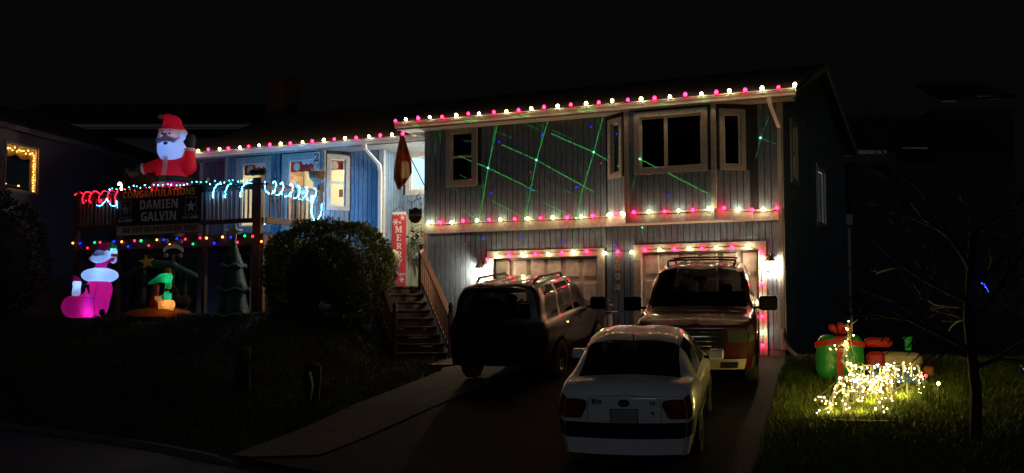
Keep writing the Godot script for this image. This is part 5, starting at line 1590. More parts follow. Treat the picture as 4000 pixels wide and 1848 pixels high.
func deer(called: String, label: String, pos: Vector3, yaw: float, grazing: bool, scale := 1.0) -> void:
	var s := thing(called, label, "lawn decoration", "lit wire reindeer on the lawn", pos, yaw)
	s.scale = Vector3.ONE * scale
	# wire frame: facing -x
	var lines := []
	for z in [-0.1, 0.1]:
		lines.append([Vector3(-0.28, 0.62, z), Vector3(0, 0.66, z), Vector3(0.3, 0.64, z), Vector3(0.36, 0.5, z), Vector3(0.1, 0.4, z), Vector3(-0.26, 0.42, z), Vector3(-0.28, 0.62, z)])
		lines.append([Vector3(-0.24, 0.44, z), Vector3(-0.27, 0.22, z), Vector3(-0.24, 0.0, z)])
		lines.append([Vector3(-0.18, 0.44, z), Vector3(-0.2, 0.22, z), Vector3(-0.2, 0.0, z)])
		lines.append([Vector3(0.34, 0.52, z), Vector3(0.38, 0.26, z), Vector3(0.33, 0.0, z)])
		lines.append([Vector3(0.24, 0.44, z), Vector3(0.31, 0.24, z), Vector3(0.27, 0.0, z)])
	for x in [-0.27, -0.12, 0.03, 0.18, 0.32]:
		var ring := []
		for k in 13:
			ring.append(Vector3(x, 0.53 + 0.12 * sin(TAU * k / 12), 0.13 * cos(TAU * k / 12)))
		lines.append(ring)
	var nk := Vector3(-0.3, 0.62, 0)
	var hd := Vector3(-0.46, 0.14, 0) if grazing else Vector3(-0.36, 1.0, 0)
	var nose := hd + (Vector3(-0.2, -0.06, 0) if grazing else Vector3(-0.24, -0.1, 0))
	for z in [-0.05, 0.05]:
		lines.append([nk + Vector3(0, 0, z), nk.lerp(hd, 0.5) + Vector3(-0.04, 0, z), hd + Vector3(0.02, 0.05, z)])
		lines.append([nk + Vector3(0.04, -0.16, z), nk.lerp(hd, 0.5) + Vector3(-0.1, -0.08, z), hd + Vector3(-0.02, -0.07, z)])
		lines.append([hd + Vector3(0.03, 0.05, z), nose, hd + Vector3(0.0, -0.08, z)])
		var sg := signf(z)
		var up := Vector3(-0.36, 0.1, 0.14 * sg) if grazing else Vector3(0.03, 0.34, 0.16 * sg)
		var b := hd + Vector3(0.02, 0.06, z)
		lines.append([b, b + up * 0.4 + Vector3(0.04, 0.04, 0), b + up * 0.75, b + up * 1.1])
		lines.append([b + up * 0.4 + Vector3(0.04, 0.04, 0), b + up * 0.55 + Vector3(-0.1, 0.08, 0.04 * sg)])
		lines.append([b + up * 0.75, b + up * 0.85 + Vector3(0.09, 0.05, 0.03 * sg)])
	var st := begin()
	for q in lines:
		tube_into(st, PackedVector3Array(q), 0.0055, 0.0055, 4)
	put(s, "wire_frame", done(st), M.wire_dull)
	# the diode string is wound loosely over the frame
	var path := []
	var spots := []
	for q in lines:
		for k in q.size() - 1:
			var a: Vector3 = q[k]
			var b: Vector3 = q[k + 1]
			var n := maxi(1, int((b - a).length() / 0.085))
			for i in n:
				var p := a.lerp(b, float(i) / n)
				path.append(p + Vector3(rng.randfn(), rng.randfn(), rng.randfn()) * 0.035)
				if rng.randf() < 0.52:
					spots.append(path[-1])
	put(s, "light_cord", tube(path, 0.0025, -1, 3), M.wire_dull)
	for p in spots:
		put(s, "bulb", led_mesh, M.led_warm, Transform3D(Basis.from_scale(Vector3.ONE * rng.randf_range(0.007, 0.012)), p))
	for p in [Vector3(-0.25, 0.5, 0.05), Vector3(0.2, 0.5, -0.05), hd, Vector3(0.0, 0.12, 0.0)]:
		lamp(s, p, Color(1.0, 0.87, 0.46), 0.32, 0.06, "bulb_glow")

func build_deer() -> void:
	deer("wire_reindeer", "standing lit wire reindeer with raised head and antlers by the gift box", Vector3(2.6, ground_y(2.6, 6.5), 6.5), 0.35, false, 0.9)
	deer("wire_reindeer", "grazing lit wire reindeer with its antlers low to the left", Vector3(2.58, ground_y(2.58, 7.35), 7.35), 0.3, true, 0.85)
	deer("wire_reindeer", "lit wire reindeer farthest right behind the grazing one", Vector3(2.98, ground_y(2.98, 6.0), 6.0), 0.2, true, 0.8)
	var b := thing("timber_edging", "dark timber edging board lying on the grass in front of the grazing reindeer", "timber", "", Vector3(2.75, ground_y(2.75, 7.9) + 0.03, 7.9), 0.25)
	put(b, "plank", cbox(Vector3(0.95, 0.07, 0.09), 0.01), M.dark_wood)

# ---------------------------------------------------------------- cars: a lofted shell, nose towards -z, with real window openings
func hermite(pm: Vector3, p0: Vector3, p1: Vector3, p2: Vector3, t: float) -> Vector3:
	var d0 := maxf((p0 - pm).length(), 1e-4)
	var d1 := maxf((p1 - p0).length(), 1e-4)
	var d2 := maxf((p2 - p1).length(), 1e-4)
	var m0 := ((p0 - pm) / d0 * d1 + (p1 - p0) / d1 * d0) / (d0 + d1) * d1
	var m1 := ((p1 - p0) / d1 * d2 + (p2 - p1) / d2 * d1) / (d1 + d2) * d1
	var t2 := t * t
	var t3 := t2 * t
	return p0 * (2 * t3 - 3 * t2 + 1) + m0 * (t3 - 2 * t2 + t) + p1 * (3 * t2 - 2 * t3) + m1 * (t3 - t2)

func refine(row_in: Array, n: int) -> Array:
	var out := []
	for k in row_in.size() - 1:
		for i in n:
			out.append(hermite(row_in[maxi(k - 1, 0)], row_in[k], row_in[k + 1], row_in[mini(k + 2, row_in.size() - 1)], float(i) / n))
	out.append(row_in[-1])
	return out

const FU := 4
const FV := 3

# a station: z of the lower body, z of the upper body, half widths and heights of seven rings
func station(zl: float, zt: float, w: float, wt: float, yb: float, ybelt: float, yg: float, yr: float) -> Array:
	return [Vector3(w * 0.93, yb, zl), Vector3(w, lerpf(yb, ybelt, 0.48), zl), Vector3(w * 0.975, ybelt - 0.02, zl), Vector3(w * 0.94, ybelt + 0.02, lerpf(zl, zt, 0.1)), Vector3(wt, yg, zt), Vector3(wt * 0.86, yr - 0.025, zt), Vector3(0, yr, zt)]

class Shell:
	var g := []          # refined rows of points, half of the body
	func p(u: float, v: float) -> Vector3:
		var a := clampf(u * 4.0, 0, g.size() - 1.001)
		var b := clampf(v * 3.0, 0, g[0].size() - 1.001)
		var i := int(a)
		var j := int(b)
		return (g[i][j] as Vector3).lerp(g[i + 1][j], a - i).lerp((g[i][j + 1] as Vector3).lerp(g[i + 1][j + 1], a - i), b - j)

func shell_of(stations: Array) -> Shell:
	var s := Shell.new()
	var cols := []
	for j in stations[0].size():
		var c := []
		for st in stations:
			c.append(st[j])
		cols.append(refine(c, FU))
	for i in cols[0].size():
		var r := []
		for c in cols:
			r.append(c[i])
		s.g.append(refine(r, FV))
	return s

func mirror(v: Vector3) -> Vector3:
	return Vector3(-v.x, v.y, v.z)

# skin over cells, leaving out those in "open" (keys "station,ring")
func skin(p: Node, s: Shell, open: Dictionary, m: Material) -> void:
	var st := begin()
	for i in s.g.size() - 1:
		for j in s.g[0].size() - 1:
			if open.has("%d,%d" % [i / FU, j / FV]):
				continue
			var q := [s.g[i][j], s.g[i][j + 1], s.g[i + 1][j + 1], s.g[i + 1][j]]
			quad(st, q[0], q[1], q[2], q[3])
			quad(st, mirror(q[3]), mirror(q[2]), mirror(q[1]), mirror(q[0]))
	put(p, "body_shell", done(st), m)

# a panel lying on the shell over u0..u1, v0..v1, lifted by "lift"; side 1, -1 or 0 for both joined
func panel(s: Shell, u0: float, u1: float, v0: float, v1: float, lift: float, side: int, n := 6) -> ArrayMesh:
	var st := begin()
	var pts := []
	for a in n + 1:
		for b in n + 1:
			var u := lerpf(u0, u1, float(a) / n)
			var v := lerpf(v0, v1, float(b) / n)
			var q := s.p(u, v)
			var e := 0.04
			var du := s.p(u + e, v) - s.p(u - e, v)
			var dv := s.p(u, v + e) - s.p(u, v - e)
			var nrm := dv.cross(du).normalized()
			if nrm.dot(Vector3(q.x, q.y - 0.8, q.z * 0.05)) < 0:
				nrm = -nrm
			pts.append(q + nrm * lift)
	for a in n:
		for b in n:
			var q := [pts[a * (n + 1) + b], pts[a * (n + 1) + b + 1], pts[(a + 1) * (n + 1) + b + 1], pts[(a + 1) * (n + 1) + b]]
			if side >= 0:
				quad(st, q[0], q[1], q[2], q[3])
			if side <= 0:
				quad(st, mirror(q[3]), mirror(q[2]), mirror(q[1]), mirror(q[0]))
	return done(st)

# end cap: rows between the last ring points of both sides, bulged; columns x in -1..1
func cap_point(s: Shell, last: bool, x: float, v: float, bulge: float) -> Vector3:
	var q := s.p(999.0 if last else 0.0, v)
	var dz := bulge * (1.0 - x * x) * (1.0 if last else -1.0)
	return Vector3(q.x * x, q.y, q.z + dz)

func cap(p: Node, called: String, s: Shell, last: bool, v0: float, v1: float, x0: float, x1: float, lift: float, bulge: float, m: Material, nx := 10, nv := 4) -> void:
	var st := begin()
	var sg := 1.0 if last else -1.0
	for a in nx:
		for b in nv:
			var xa := lerpf(x0, x1, float(a) / nx)
			var xb := lerpf(x0, x1, float(a + 1) / nx)
			var va := lerpf(v0, v1, float(b) / nv)
			var vb := lerpf(v0, v1, float(b + 1) / nv)
			var o := Vector3(0, 0, lift * sg)
			quad(st, cap_point(s, last, xa, va, bulge) + o, cap_point(s, last, xa, vb, bulge) + o, cap_point(s, last, xb, vb, bulge) + o, cap_point(s, last, xb, va, bulge) + o)
	put(p, called, done(st), m)

# a lamp or patch on the end cap whose lower and upper edges follow functions of x
func cap_shape(p: Node, called: String, s: Shell, last: bool, x0: float, x1: float, lo: Callable, hi: Callable, lift: float, bulge: float, m: Material) -> void:
	var st := begin()
	var o := Vector3(0, 0, lift * (1.0 if last else -1.0))
	for a in 10:
		var xa := lerpf(x0, x1, a / 10.0)
		var xb := lerpf(x0, x1, (a + 1) / 10.0)
		for b in 6:
			var q := []
			for e in [[xa, b], [xa, b + 1], [xb, b + 1], [xb, b]]:
				q.append(cap_point(s, last, e[0], lerpf(lo.call(absf(e[0])), hi.call(absf(e[0])), e[1] / 6.0), bulge) + o)
			quad(st, q[0], q[1], q[2], q[3])
	put(p, called, done(st), m)

func wheel(p: Node, pos: Vector3, r: float, w: float) -> void:
	var o := sub(p, "wheel", pos)
	var b := Basis.from_euler(Vector3(0, 0, PI / 2))
	put(o, "tyre", lathe([Vector2(r * 0.62, -w / 2), Vector2(r * 0.93, -w / 2), Vector2(r, -w / 2 + 0.03), Vector2(r, w / 2 - 0.03), Vector2(r * 0.93, w / 2), Vector2(r * 0.62, w / 2)], 24), M.tyre, Transform3D(b, Vector3.ZERO))
	var sg := signf(pos.x)
	put(o, "rim", lathe([Vector2(r * 0.62, -w / 2), Vector2(r * 0.6, w / 2 - 0.02), Vector2(r * 0.52, w / 2 - 0.03), Vector2(r * 0.5, 0)], 20), M.rim, Transform3D(b if sg < 0 else Basis.from_euler(Vector3(0, 0, -PI / 2)), Vector3.ZERO))
	for k in 5:
		put(o, "spoke", cbox(Vector3(0.03, r * 0.56, 0.06), 0.008), M.rim, Transform3D(Basis(Vector3.RIGHT, TAU * k / 5), Vector3(sg * (w / 2 - 0.035), 0, 0)) * at(0, r * 0.29, 0))
	put(o, "hub_disc", lathe([Vector2(0, -0.02), Vector2(r * 0.5, -0.02), Vector2(r * 0.5, 0.0), Vector2(0, 0.0)], 16), M.iron, Transform3D(b, Vector3(sg * 0.02, 0, 0)))

func arch(p: Node, x: float, y: float, z: float, r: float) -> void:
	var st := begin()
	for k in 14:
		var a0 := PI * k / 14 - 0.12
		var a1 := PI * (k + 1) / 14 + 0.12 * (1 if k == 13 else 0)
		var c := Vector3(x, y, z)
		tri(st, c, c + Vector3(0, sin(a0) * r, cos(a0) * r), c + Vector3(0, sin(a1) * r, cos(a1) * r))
	put(p, "wheel_arch", done(st, false), M.car_black)

func mirror_pair(p: Node, x: float, y: float, z: float, s: Vector3, m: Material) -> void:
	for sg in [-1.0, 1.0]:
		var o := sub(p, "side_mirror", Vector3(sg * x, y, z))
		put(o, "housing", cbox(s, s.y * 0.13), m)
		put(o, "arm", cbox(Vector3(0.14, 0.04, 0.06), 0.01), M.car_black, at(-sg * (s.x * 0.5 + 0.02), -s.y * 0.3, 0))

func seats(p: Node, y: float, zs: Array, w: float) -> void:
	for z in zs:
		for x in [-w, w]:
			put(p, "seat", blob([[Vector3(x, y + 0.1, z - 0.2), Vector3(x, y + 0.1, z), 0.16, 0.16], [Vector3(x, y + 0.14, z + 0.06), Vector3(x, y + 0.58, z + 0.16), 0.17, 0.13], [Vector3(x, y + 0.76, z + 0.18), Vector3(0.13, 0.09, 0.06)]], 0.06, 0.05), M.seat_cloth)

func place(o: Node3D, mid: Vector2, yaw: float, base: float) -> void:
	# stand the car on the sloping drive: heading "yaw", wheels at +-base / 2
	var d := Vector2(-sin(yaw), -cos(yaw))
	var f := mid + d * base / 2
	var r := mid - d * base / 2
	var yf := ground_y(f.x, f.y) + 0.03
	var yr := ground_y(r.x, r.y) + 0.03
	var b := Basis(Vector3.UP, yaw) * Basis(Vector3.RIGHT, atan2(yf - yr, base))
	o.transform = Transform3D(b, Vector3(mid.x, (yf + yr) / 2, mid.y))

func build_sedan() -> void:
	var c := thing("white_sedan", "small white four door sedan parked tail out at the foot of the driveway", "car")
	var S := [
		station(-2.08, -2.02, 0.62, 0.52, 0.28, 0.62, 0.7, 0.72), station(-1.98, -1.86, 0.78, 0.66, 0.22, 0.7, 0.77, 0.8), station(-1.6, -1.5, 0.83, 0.72, 0.2, 0.82, 0.87, 0.9), station(-1.02, -0.86, 0.845, 0.68, 0.2, 0.92, 0.97, 1.01),
		station(-0.72, -0.2, 0.845, 0.59, 0.2, 0.94, 1.36, 1.43), station(0.12, 0.14, 0.845, 0.605, 0.2, 0.95, 1.4, 1.475), station(0.2, 0.2, 0.845, 0.605, 0.2, 0.955, 1.4, 1.475), station(0.92, 0.86, 0.845, 0.6, 0.2, 0.97, 1.37, 1.44),
		station(1.1, 1.0, 0.845, 0.59, 0.2, 0.98, 1.34, 1.41), station(1.5, 1.6, 0.835, 0.64, 0.22, 1.0, 1.045, 1.08), station(1.85, 1.92, 0.82, 0.68, 0.24, 0.985, 1.01, 1.05), station(2.06, 2.06, 0.79, 0.66, 0.2, 0.93, 0.955, 0.985), station(2.13, 2.1, 0.73, 0.62, 0.2, 0.88, 0.91, 0.93)]
	var s := shell_of(S)
	var open := {}
	for k in ["3,4", "3,5", "8,4", "8,5", "4,3", "6,3", "7,3"]:
		open[k] = true
	skin(c, s, open, M.paint_white)
	cap(c, "rear_panel", s, true, 0.0, 6.0, -1, 1, 0.0, 0.07, M.paint_white, 14, 12)
	cap(c, "front_panel", s, false, 0.0, 6.0, -1, 1, 0.0, 0.06, M.paint_white, 12, 10)
	put(c, "windscreen", panel(s, 3.02, 3.98, 4, 6, -0.004, 0), M.car_glass)
	put(c, "rear_window", panel(s, 8.0, 9.0, 4, 6, -0.002, 0, 10), M.car_glass)
	for sd in [-1, 1]:
		put(c, "door_window", panel(s, 4, 5, 3, 4, -0.002, sd), M.car_glass)
		put(c, "door_window", panel(s, 6, 7, 3, 4, -0.002, sd), M.car_glass)
		put(c, "quarter_window", panel(s, 7, 8, 3, 4, -0.002, sd), M.car_glass)
		put(c, "tail_light", panel(s, 11.12, 12.0, 1.35, 2.55, 0.012, sd), M.tail_red)
		put(c, "bumper_strip", panel(s, 10.35, 12.0, 0.75, 1.2, 0.012, sd), M.car_black)
		put(c, "side_moulding", panel(s, 4.0, 9.2, 0.78, 1.0, 0.012, sd, 10), M.car_black)
		put(c, "door_handle", cbox(Vector3(0.03, 0.03, 0.16), 0.01), M.paint_white, at(sd * 0.845, 0.84, 0.72))
	var lo := func(x): return 1.36 + 0.5 * pow(maxf(0.0, 0.74 - x) / 0.12, 2.0)
	var hi := func(x): return 2.5 - 0.62 * pow(maxf(0.0, 0.86 - x) / 0.24, 2.2)
	for sd in [1.0, -1.0]:
		cap_shape(c, "tail_light", s, true, 0.62 * sd, 1.0 * sd, lo, hi, 0.014, 0.07, M.tail_red)
		cap_shape(c, "reverse_lens", s, true, 0.66 * sd, 0.78 * sd, func(x): return 1.62, func(x): return 2.0, 0.019, 0.07, M.tail_dark)
	cap(c, "bumper_strip", s, true, 0.72, 1.22, -1.0, 1.0, 0.016, 0.08, M.car_black, 14)
	cap(c, "bumper_lower", s, true, 0.02, 0.72, -1.0, 1.0, 0.035, 0.09, M.paint_white, 14)
	cap(c, "bumper_lip", s, true, -0.0, 0.14, -1.0, 1.0, 0.045, 0.09, M.car_black, 14, 2)
	for sd in [-1.0, 1.0]:
		cap(c, "boot_seam", s, true, 1.24, 3.2, 0.605 * sd, 0.596 * sd, 0.004, 0.07, M.car_black, 1, 8)
	cap(c, "boot_lid_lower", s, true, 1.3, 2.06, -0.4, 0.4, 0.01, 0.07, M.paint_white, 8)
	bx(c, "licence_plate", Vector3(0, 0.68, 2.222), Vector3(0.31, 0.16, 0.012), M.plate_white)
	bx(c, "plate_frame", Vector3(0, 0.68, 2.215), Vector3(0.34, 0.19, 0.012), M.chrome)
	put(c, "badge", lathe([Vector2(0, 0.01), Vector2(0.055, 0.01), Vector2(0.065, 0), Vector2(0, 0)], 18), M.car_black, Transform3D(Basis.from_euler(Vector3(PI / 2, 0, 0)) * Basis.from_scale(Vector3(1.1, 1, 0.7)), Vector3(0, 0.84, 2.215)))
	letters(c, "badge_letters", "KIA", 0.035, M.chrome, at(0, 0.84, 2.228), true, 0.003)
	letters(c, "badge_letters", "Rio", 0.06, M.car_black, at(-0.33, 0.86, 2.215), true, 0.004)
	letters(c, "badge_letters", "LX", 0.04, M.car_black, at(0.34, 0.85, 2.215), true, 0.004)
	put(c, "lock", ball(0.018, 8, 6), M.car_black, at(0.34, 0.72, 2.19))
	put(c, "aerial", tube([Vector3(0, 1.4, 1.0), Vector3(0, 1.5, 1.06)], 0.008, -1, 5), M.car_black)
	mirror_pair(c, 0.98, 0.98, -0.62, Vector3(0.2, 0.14, 0.12), M.paint_white)
	seats(c, 0.42, [0.0, 0.85], 0.36)
	bx(c, "floor_pan", Vector3(0, 0.3, 0.1), Vector3(1.5, 0.04, 3.4), M.car_black)
	bx(c, "parcel_shelf", Vector3(0, 0.98, 1.32), Vector3(1.2, 0.03, 0.4), M.car_black)
	for z in [-1.28, 1.22]:
		for sg in [-1.0, 1.0]:
			arch(c, sg * 0.848, 0.3, z, 0.345)
			wheel(c, Vector3(sg * 0.765, 0.3, z), 0.3, 0.19)
	place(c, Vector2(-0.14, 8.62), deg_to_rad(12.8), 2.5)

func suv(c: Node3D, paint: Material, wide: float, long: float, tall: float, lower: Material, rails: bool, tailout: bool) -> void:
	var k := long / 4.8
	var w := wide / 2
	var h := tall / 1.8
	var S := [
		station(-2.36 * k, -2.3 * k, w * 0.86, w * 0.7, 0.36, 0.93 * h, 0.99 * h, 1.01 * h), station(-2.22 * k, -2.12 * k, w * 0.95, w * 0.8, 0.34, 1.0 * h, 1.05 * h, 1.07 * h), station(-1.8 * k, -1.75 * k, w * 0.985, w * 0.84, 0.34, 1.05 * h, 1.1 * h, 1.13 * h), station(-1.1 * k, -0.98 * k, w, w * 0.84, 0.34, 1.1 * h, 1.15 * h, 1.18 * h),
		station(-0.78 * k, -0.36 * k, w, w * 0.74, 0.34, 1.12 * h, 1.68 * h, 1.75 * h), station(0.14 * k, 0.16 * k, w, w * 0.78, 0.34, 1.13 * h, 1.71 * h, 1.79 * h), station(0.24 * k, 0.25 * k, w, w * 0.78, 0.34, 1.13 * h, 1.71 * h, 1.79 * h), station(1.1 * k, 1.08 * k, w, w * 0.78, 0.34, 1.13 * h, 1.71 * h, 1.79 * h),
		station(1.24 * k, 1.2 * k, w, w * 0.78, 0.34, 1.13 * h, 1.71 * h, 1.79 * h), station(2.0 * k, 1.88 * k, w * 0.995, w * 0.775, 0.34, 1.13 * h, 1.7 * h, 1.78 * h), station(2.26 * k, 2.14 * k, w * 0.98, w * 0.765, 0.36, 1.13 * h, 1.68 * h, 1.76 * h), station(2.37 * k, 2.24 * k, w * 0.94, w * 0.73, 0.38, 1.12 * h, 1.64 * h, 1.72 * h)]
	var s := shell_of(S)
	var open := {}
	for q in ["3,4", "3,5", "4,3", "6,3", "8,3"]:
		open[q] = true
	skin(c, s, open, paint)
	# tail: lower panel, pillars either side of the glass, header above
	var bl := 0.06
	cap(c, "tailgate", s, true, 0.0, 3.1, -1, 1, 0.0, bl, paint, 12, 8)
	cap(c, "tail_pillar", s, true, 3.1, 4.0, -1, -0.84, 0.0, bl, paint, 2)
	cap(c, "tail_pillar", s, true, 3.1, 4.0, 0.84, 1, 0.0, bl, paint, 2)
	cap(c, "tail_header", s, true, 4.0, 6.0, -1, 1, 0.0, bl, paint, 12)
	cap(c, "rear_window", s, true, 3.1, 4.0, -0.84, 0.84, 0.004, bl, M.car_glass, 12)
	cap(c, "rear_bumper", s, true, 0.0, 0.8, -1, 1, 0.07, bl + 0.03, lower, 12)
	cap(c, "front_panel", s, false, 0.0, 6.0, -1, 1, 0.0, bl, paint, 12, 10)
	cap(c, "front_bumper", s, false, 0.0, 0.62, -1, 1, 0.09, bl + 0.04, lower, 12)
	cap(c, "grille", s, false, 1.0, 2.3, -0.58, 0.58, 0.02, bl, M.car_black, 10)
	for q in 5:
		cap(c, "grille_bar", s, false, 1.15 + q * 0.24, 1.2 + q * 0.24, -0.56, 0.56, 0.034, bl, M.chrome if lower == M.champagne else M.iron, 10, 1)
	put(c, "windscreen", panel(s, 3.03, 3.98, 4, 6, -0.004, 0, 10), M.car_glass if tailout else M.windscreen_glass)
	put(c, "windscreen_wiper", tube([Vector3(-0.5, 1.2 * h, -1.0 * k), Vector3(-0.1, 1.25 * h, -0.92 * k), Vector3(0.35, 1.24 * h, -0.92 * k)], 0.012, -1, 4), M.car_black)
	for sd in [-1, 1]:
		for q in [["door_window", 4.0, 5.0], ["door_window", 6.0, 7.0], ["quarter_window", 8.0, 9.0]]:
			put(c, q[0], panel(s, q[1], q[2], 3, 4, -0.003, sd), M.windscreen_glass)
			put(c, "window_trim", panel(s, q[1] - 0.03, q[2] + 0.03, 2.93, 3.03, 0.006, sd, 8), M.chrome if not tailout else M.iron)
		put(c, "lower_cladding", panel(s, 1.0, 11.0, 0.0, 0.62, 0.012, sd, 16), lower)
		put(c, "headlight", panel(s, 0.05, 0.95, 1.35, 2.2, 0.012, sd), M.lens_clear)
		cap(c, "headlight", s, false, 1.35, 2.2, 0.62 * sd, 1.0 * sd, 0.014, bl, M.lens_clear)
		cap(c, "fog_lamp_surround", s, false, 0.12, 0.5, 0.52 * sd, 0.86 * sd, 0.1, bl + 0.04, M.car_black, 4)
		put(c, "tail_light", panel(s, 10.3, 11.0, 1.3, 2.9, 0.012, sd), M.tail_dark)
		cap(c, "tail_light", s, true, 1.3, 2.9, 0.84 * sd, 1.0 * sd, 0.012, bl, M.tail_dark)
		for z in [0.0, 0.95]:
			put(c, "door_handle", cbox(Vector3(0.035, 0.035, 0.17), 0.012), M.chrome if tailout else paint, at(sd * (w + 0.012), 0.98 * h, z * k))
		put(c, "roof_rail", tube([Vector3(sd * w * 0.6, 1.78 * h, -0.1 * k), Vector3(sd * w * 0.62, 1.85 * h, 0.05 * k), Vector3(sd * w * 0.62, 1.86 * h, 1.5 * k), Vector3(sd * w * 0.6, 1.78 * h, 1.75 * k)], 0.022), M.iron)
		put(c, "drip_moulding", panel(s, 4.05, 10.0, 4.02, 4.14, 0.004, sd, 14), paint)
	for sd in [-1, 1]:
		for q in [3.9, 5.5, 7.45]:
			put(c, "door_seam", panel(s, q, q + 0.025, 0.4, 2.95, 0.002, sd, 8), M.car_black)
	for z in ([] if tailout else [0.2, 1.35]):
		put(c, "roof_bar", tube([Vector3(-w * 0.62, 1.86 * h, z * k), Vector3(-w * 0.4, 1.875 * h, z * k), Vector3(w * 0.4, 1.875 * h, z * k), Vector3(w * 0.62, 1.86 * h, z * k)], 0.018), M.iron)
	cap(c, "tailgate_handle_strip", s, true, 2.72, 2.84, -0.4, 0.4, 0.025, bl, M.chrome, 8, 1)
	bx(c, "plate_blank", Vector3(0, 0.92 * h, 2.44 * k), Vector3(0.32, 0.16, 0.02), M.car_black)
	mirror_pair(c, w + 0.2, 1.19 * h, -0.72 * k, Vector3(0.31, 0.25, 0.14), M.car_black)
	seats(c, 0.62 * h, [-0.05 * k, 0.95 * k], 0.42)
	put(c, "steering_wheel", tube([Vector3(-0.6, 1.12 * h, -0.5), Vector3(-0.42, 1.3 * h, -0.46), Vector3(-0.24, 1.12 * h, -0.5), Vector3(-0.42, 0.94 * h, -0.54), Vector3(-0.6, 1.12 * h, -0.5)], 0.016), M.car_black)
	put(c, "rear_view_mirror", cbox(Vector3(0.22, 0.07, 0.03), 0.01), M.car_black, at(0, 1.58 * h, -0.42 * k))
	bx(c, "floor_pan", Vector3(0, 0.44, 0.1), Vector3(wide * 0.9, 0.05, long * 0.86), M.car_black)
	for z in [-1.42 * k, 1.38 * k]:
		for sg in [-1.0, 1.0]:
			arch(c, sg * (w + 0.014), 0.37, z, 0.43)
			wheel(c, Vector3(sg * (w - 0.1), 0.37, z), 0.37, 0.24)

func build_suvs() -> void:
	var a := thing("dark_suv", "dark sport utility vehicle seen from behind in front of the left garage door", "car")
	suv(a, M.paint_dark, 1.86, 4.7, 1.84, M.car_black, true, true)
	place(a, Vector2(-4.33, 2.92), deg_to_rad(6.5), 2.75)
	var b := thing("red_suv", "dark red sport utility vehicle facing out in front of the right garage door", "car")
	suv(b, M.paint_maroon, 1.98, 5.15, 1.94, M.champagne, true, false)
	place(b, Vector2(-0.84, 3.2), deg_to_rad(193), 3.0)

# ---------------------------------------------------------------- planting, garden things and the neighbours
func leaf_mesh(l: float, w: float) -> ArrayMesh:
	var st := begin()
	flat_group(st)
	var a := Vector3.ZERO
	var b := Vector3(-w / 2, 0.006, l * 0.45)
	var c := Vector3(0, -0.004, l)
	var d := Vector3(w / 2, 0.006, l * 0.45)
	tri(st, a, b, c)
	tri(st, a, c, d)
	return done(st, false)

func leafy(p: Node, centre: Vector3, rad: Vector3, n: int, size: float, m: Material, power := 2.6, floor_y := -99.0) -> void:
	var tf := []
	var cols := []
	var fnl := FastNoiseLite.new()
	fnl.seed = 7
	fnl.frequency = 0.9
	for k in n:
		var d := Vector3(rng.randfn(), rng.randfn(), rng.randfn()).normalized()
		var s := pow(pow(absf(d.x), power) + pow(absf(d.y), power) + pow(absf(d.z), power), -1.0 / power)
		var lump := 1.0 + 0.17 * fnl.get_noise_3dv(d * 2.2 + centre)
		var q := centre + d * rad * s * lump * (1.0 - 0.16 * rng.randf() * rng.randf() + 0.05 * rng.randf() * (1 if rng.randf() < 0.2 else 0))
		if q.y < floor_y:
			continue
		var b := Basis.looking_at((d + Vector3(rng.randfn(), rng.randfn() + 0.3, rng.randfn()) * 0.7).normalized(), Vector3(0.1, 1, 0.05)) * Basis(Vector3.BACK, rng.randf() * TAU)
		tf.append(Transform3D(b.scaled(Vector3.ONE * rng.randf_range(0.7, 1.35)), q))
		var g := rng.randf_range(0.6, 1.3)
		cols.append(Color(g * rng.randf_range(0.85, 1.35), g, g * 0.75))
	scatter(p, "foliage", leaf_mesh(size, size * 0.45), tf, m, cols)

func twigs(st: SurfaceTool, a: Vector3, d: Vector3, l: float, r: float, depth: int) -> void:
	var pts := PackedVector3Array([a])
	var q := a
	var dir := d
	for k in 4:
		dir = (dir + Vector3(rng.randfn(), rng.randfn() * 0.7 + 0.12, rng.randfn()) * 0.16).normalized()
		q += dir * l / 4
		pts.append(q)
	tube_into(st, pts, r, r * 0.55, 5 if depth > 1 else 3)
	if depth <= 0:
		return
	for k in (3 if depth > 1 else 4):
		var at_k := rng.randi_range(1, 4)
		var nd := (dir + Vector3(rng.randfn(), rng.randfn() * 0.5 + 0.2, rng.randfn()) * 0.75).normalized()
		twigs(st, pts[at_k], nd, l * rng.randf_range(0.5, 0.75), r * 0.5, depth - 1)

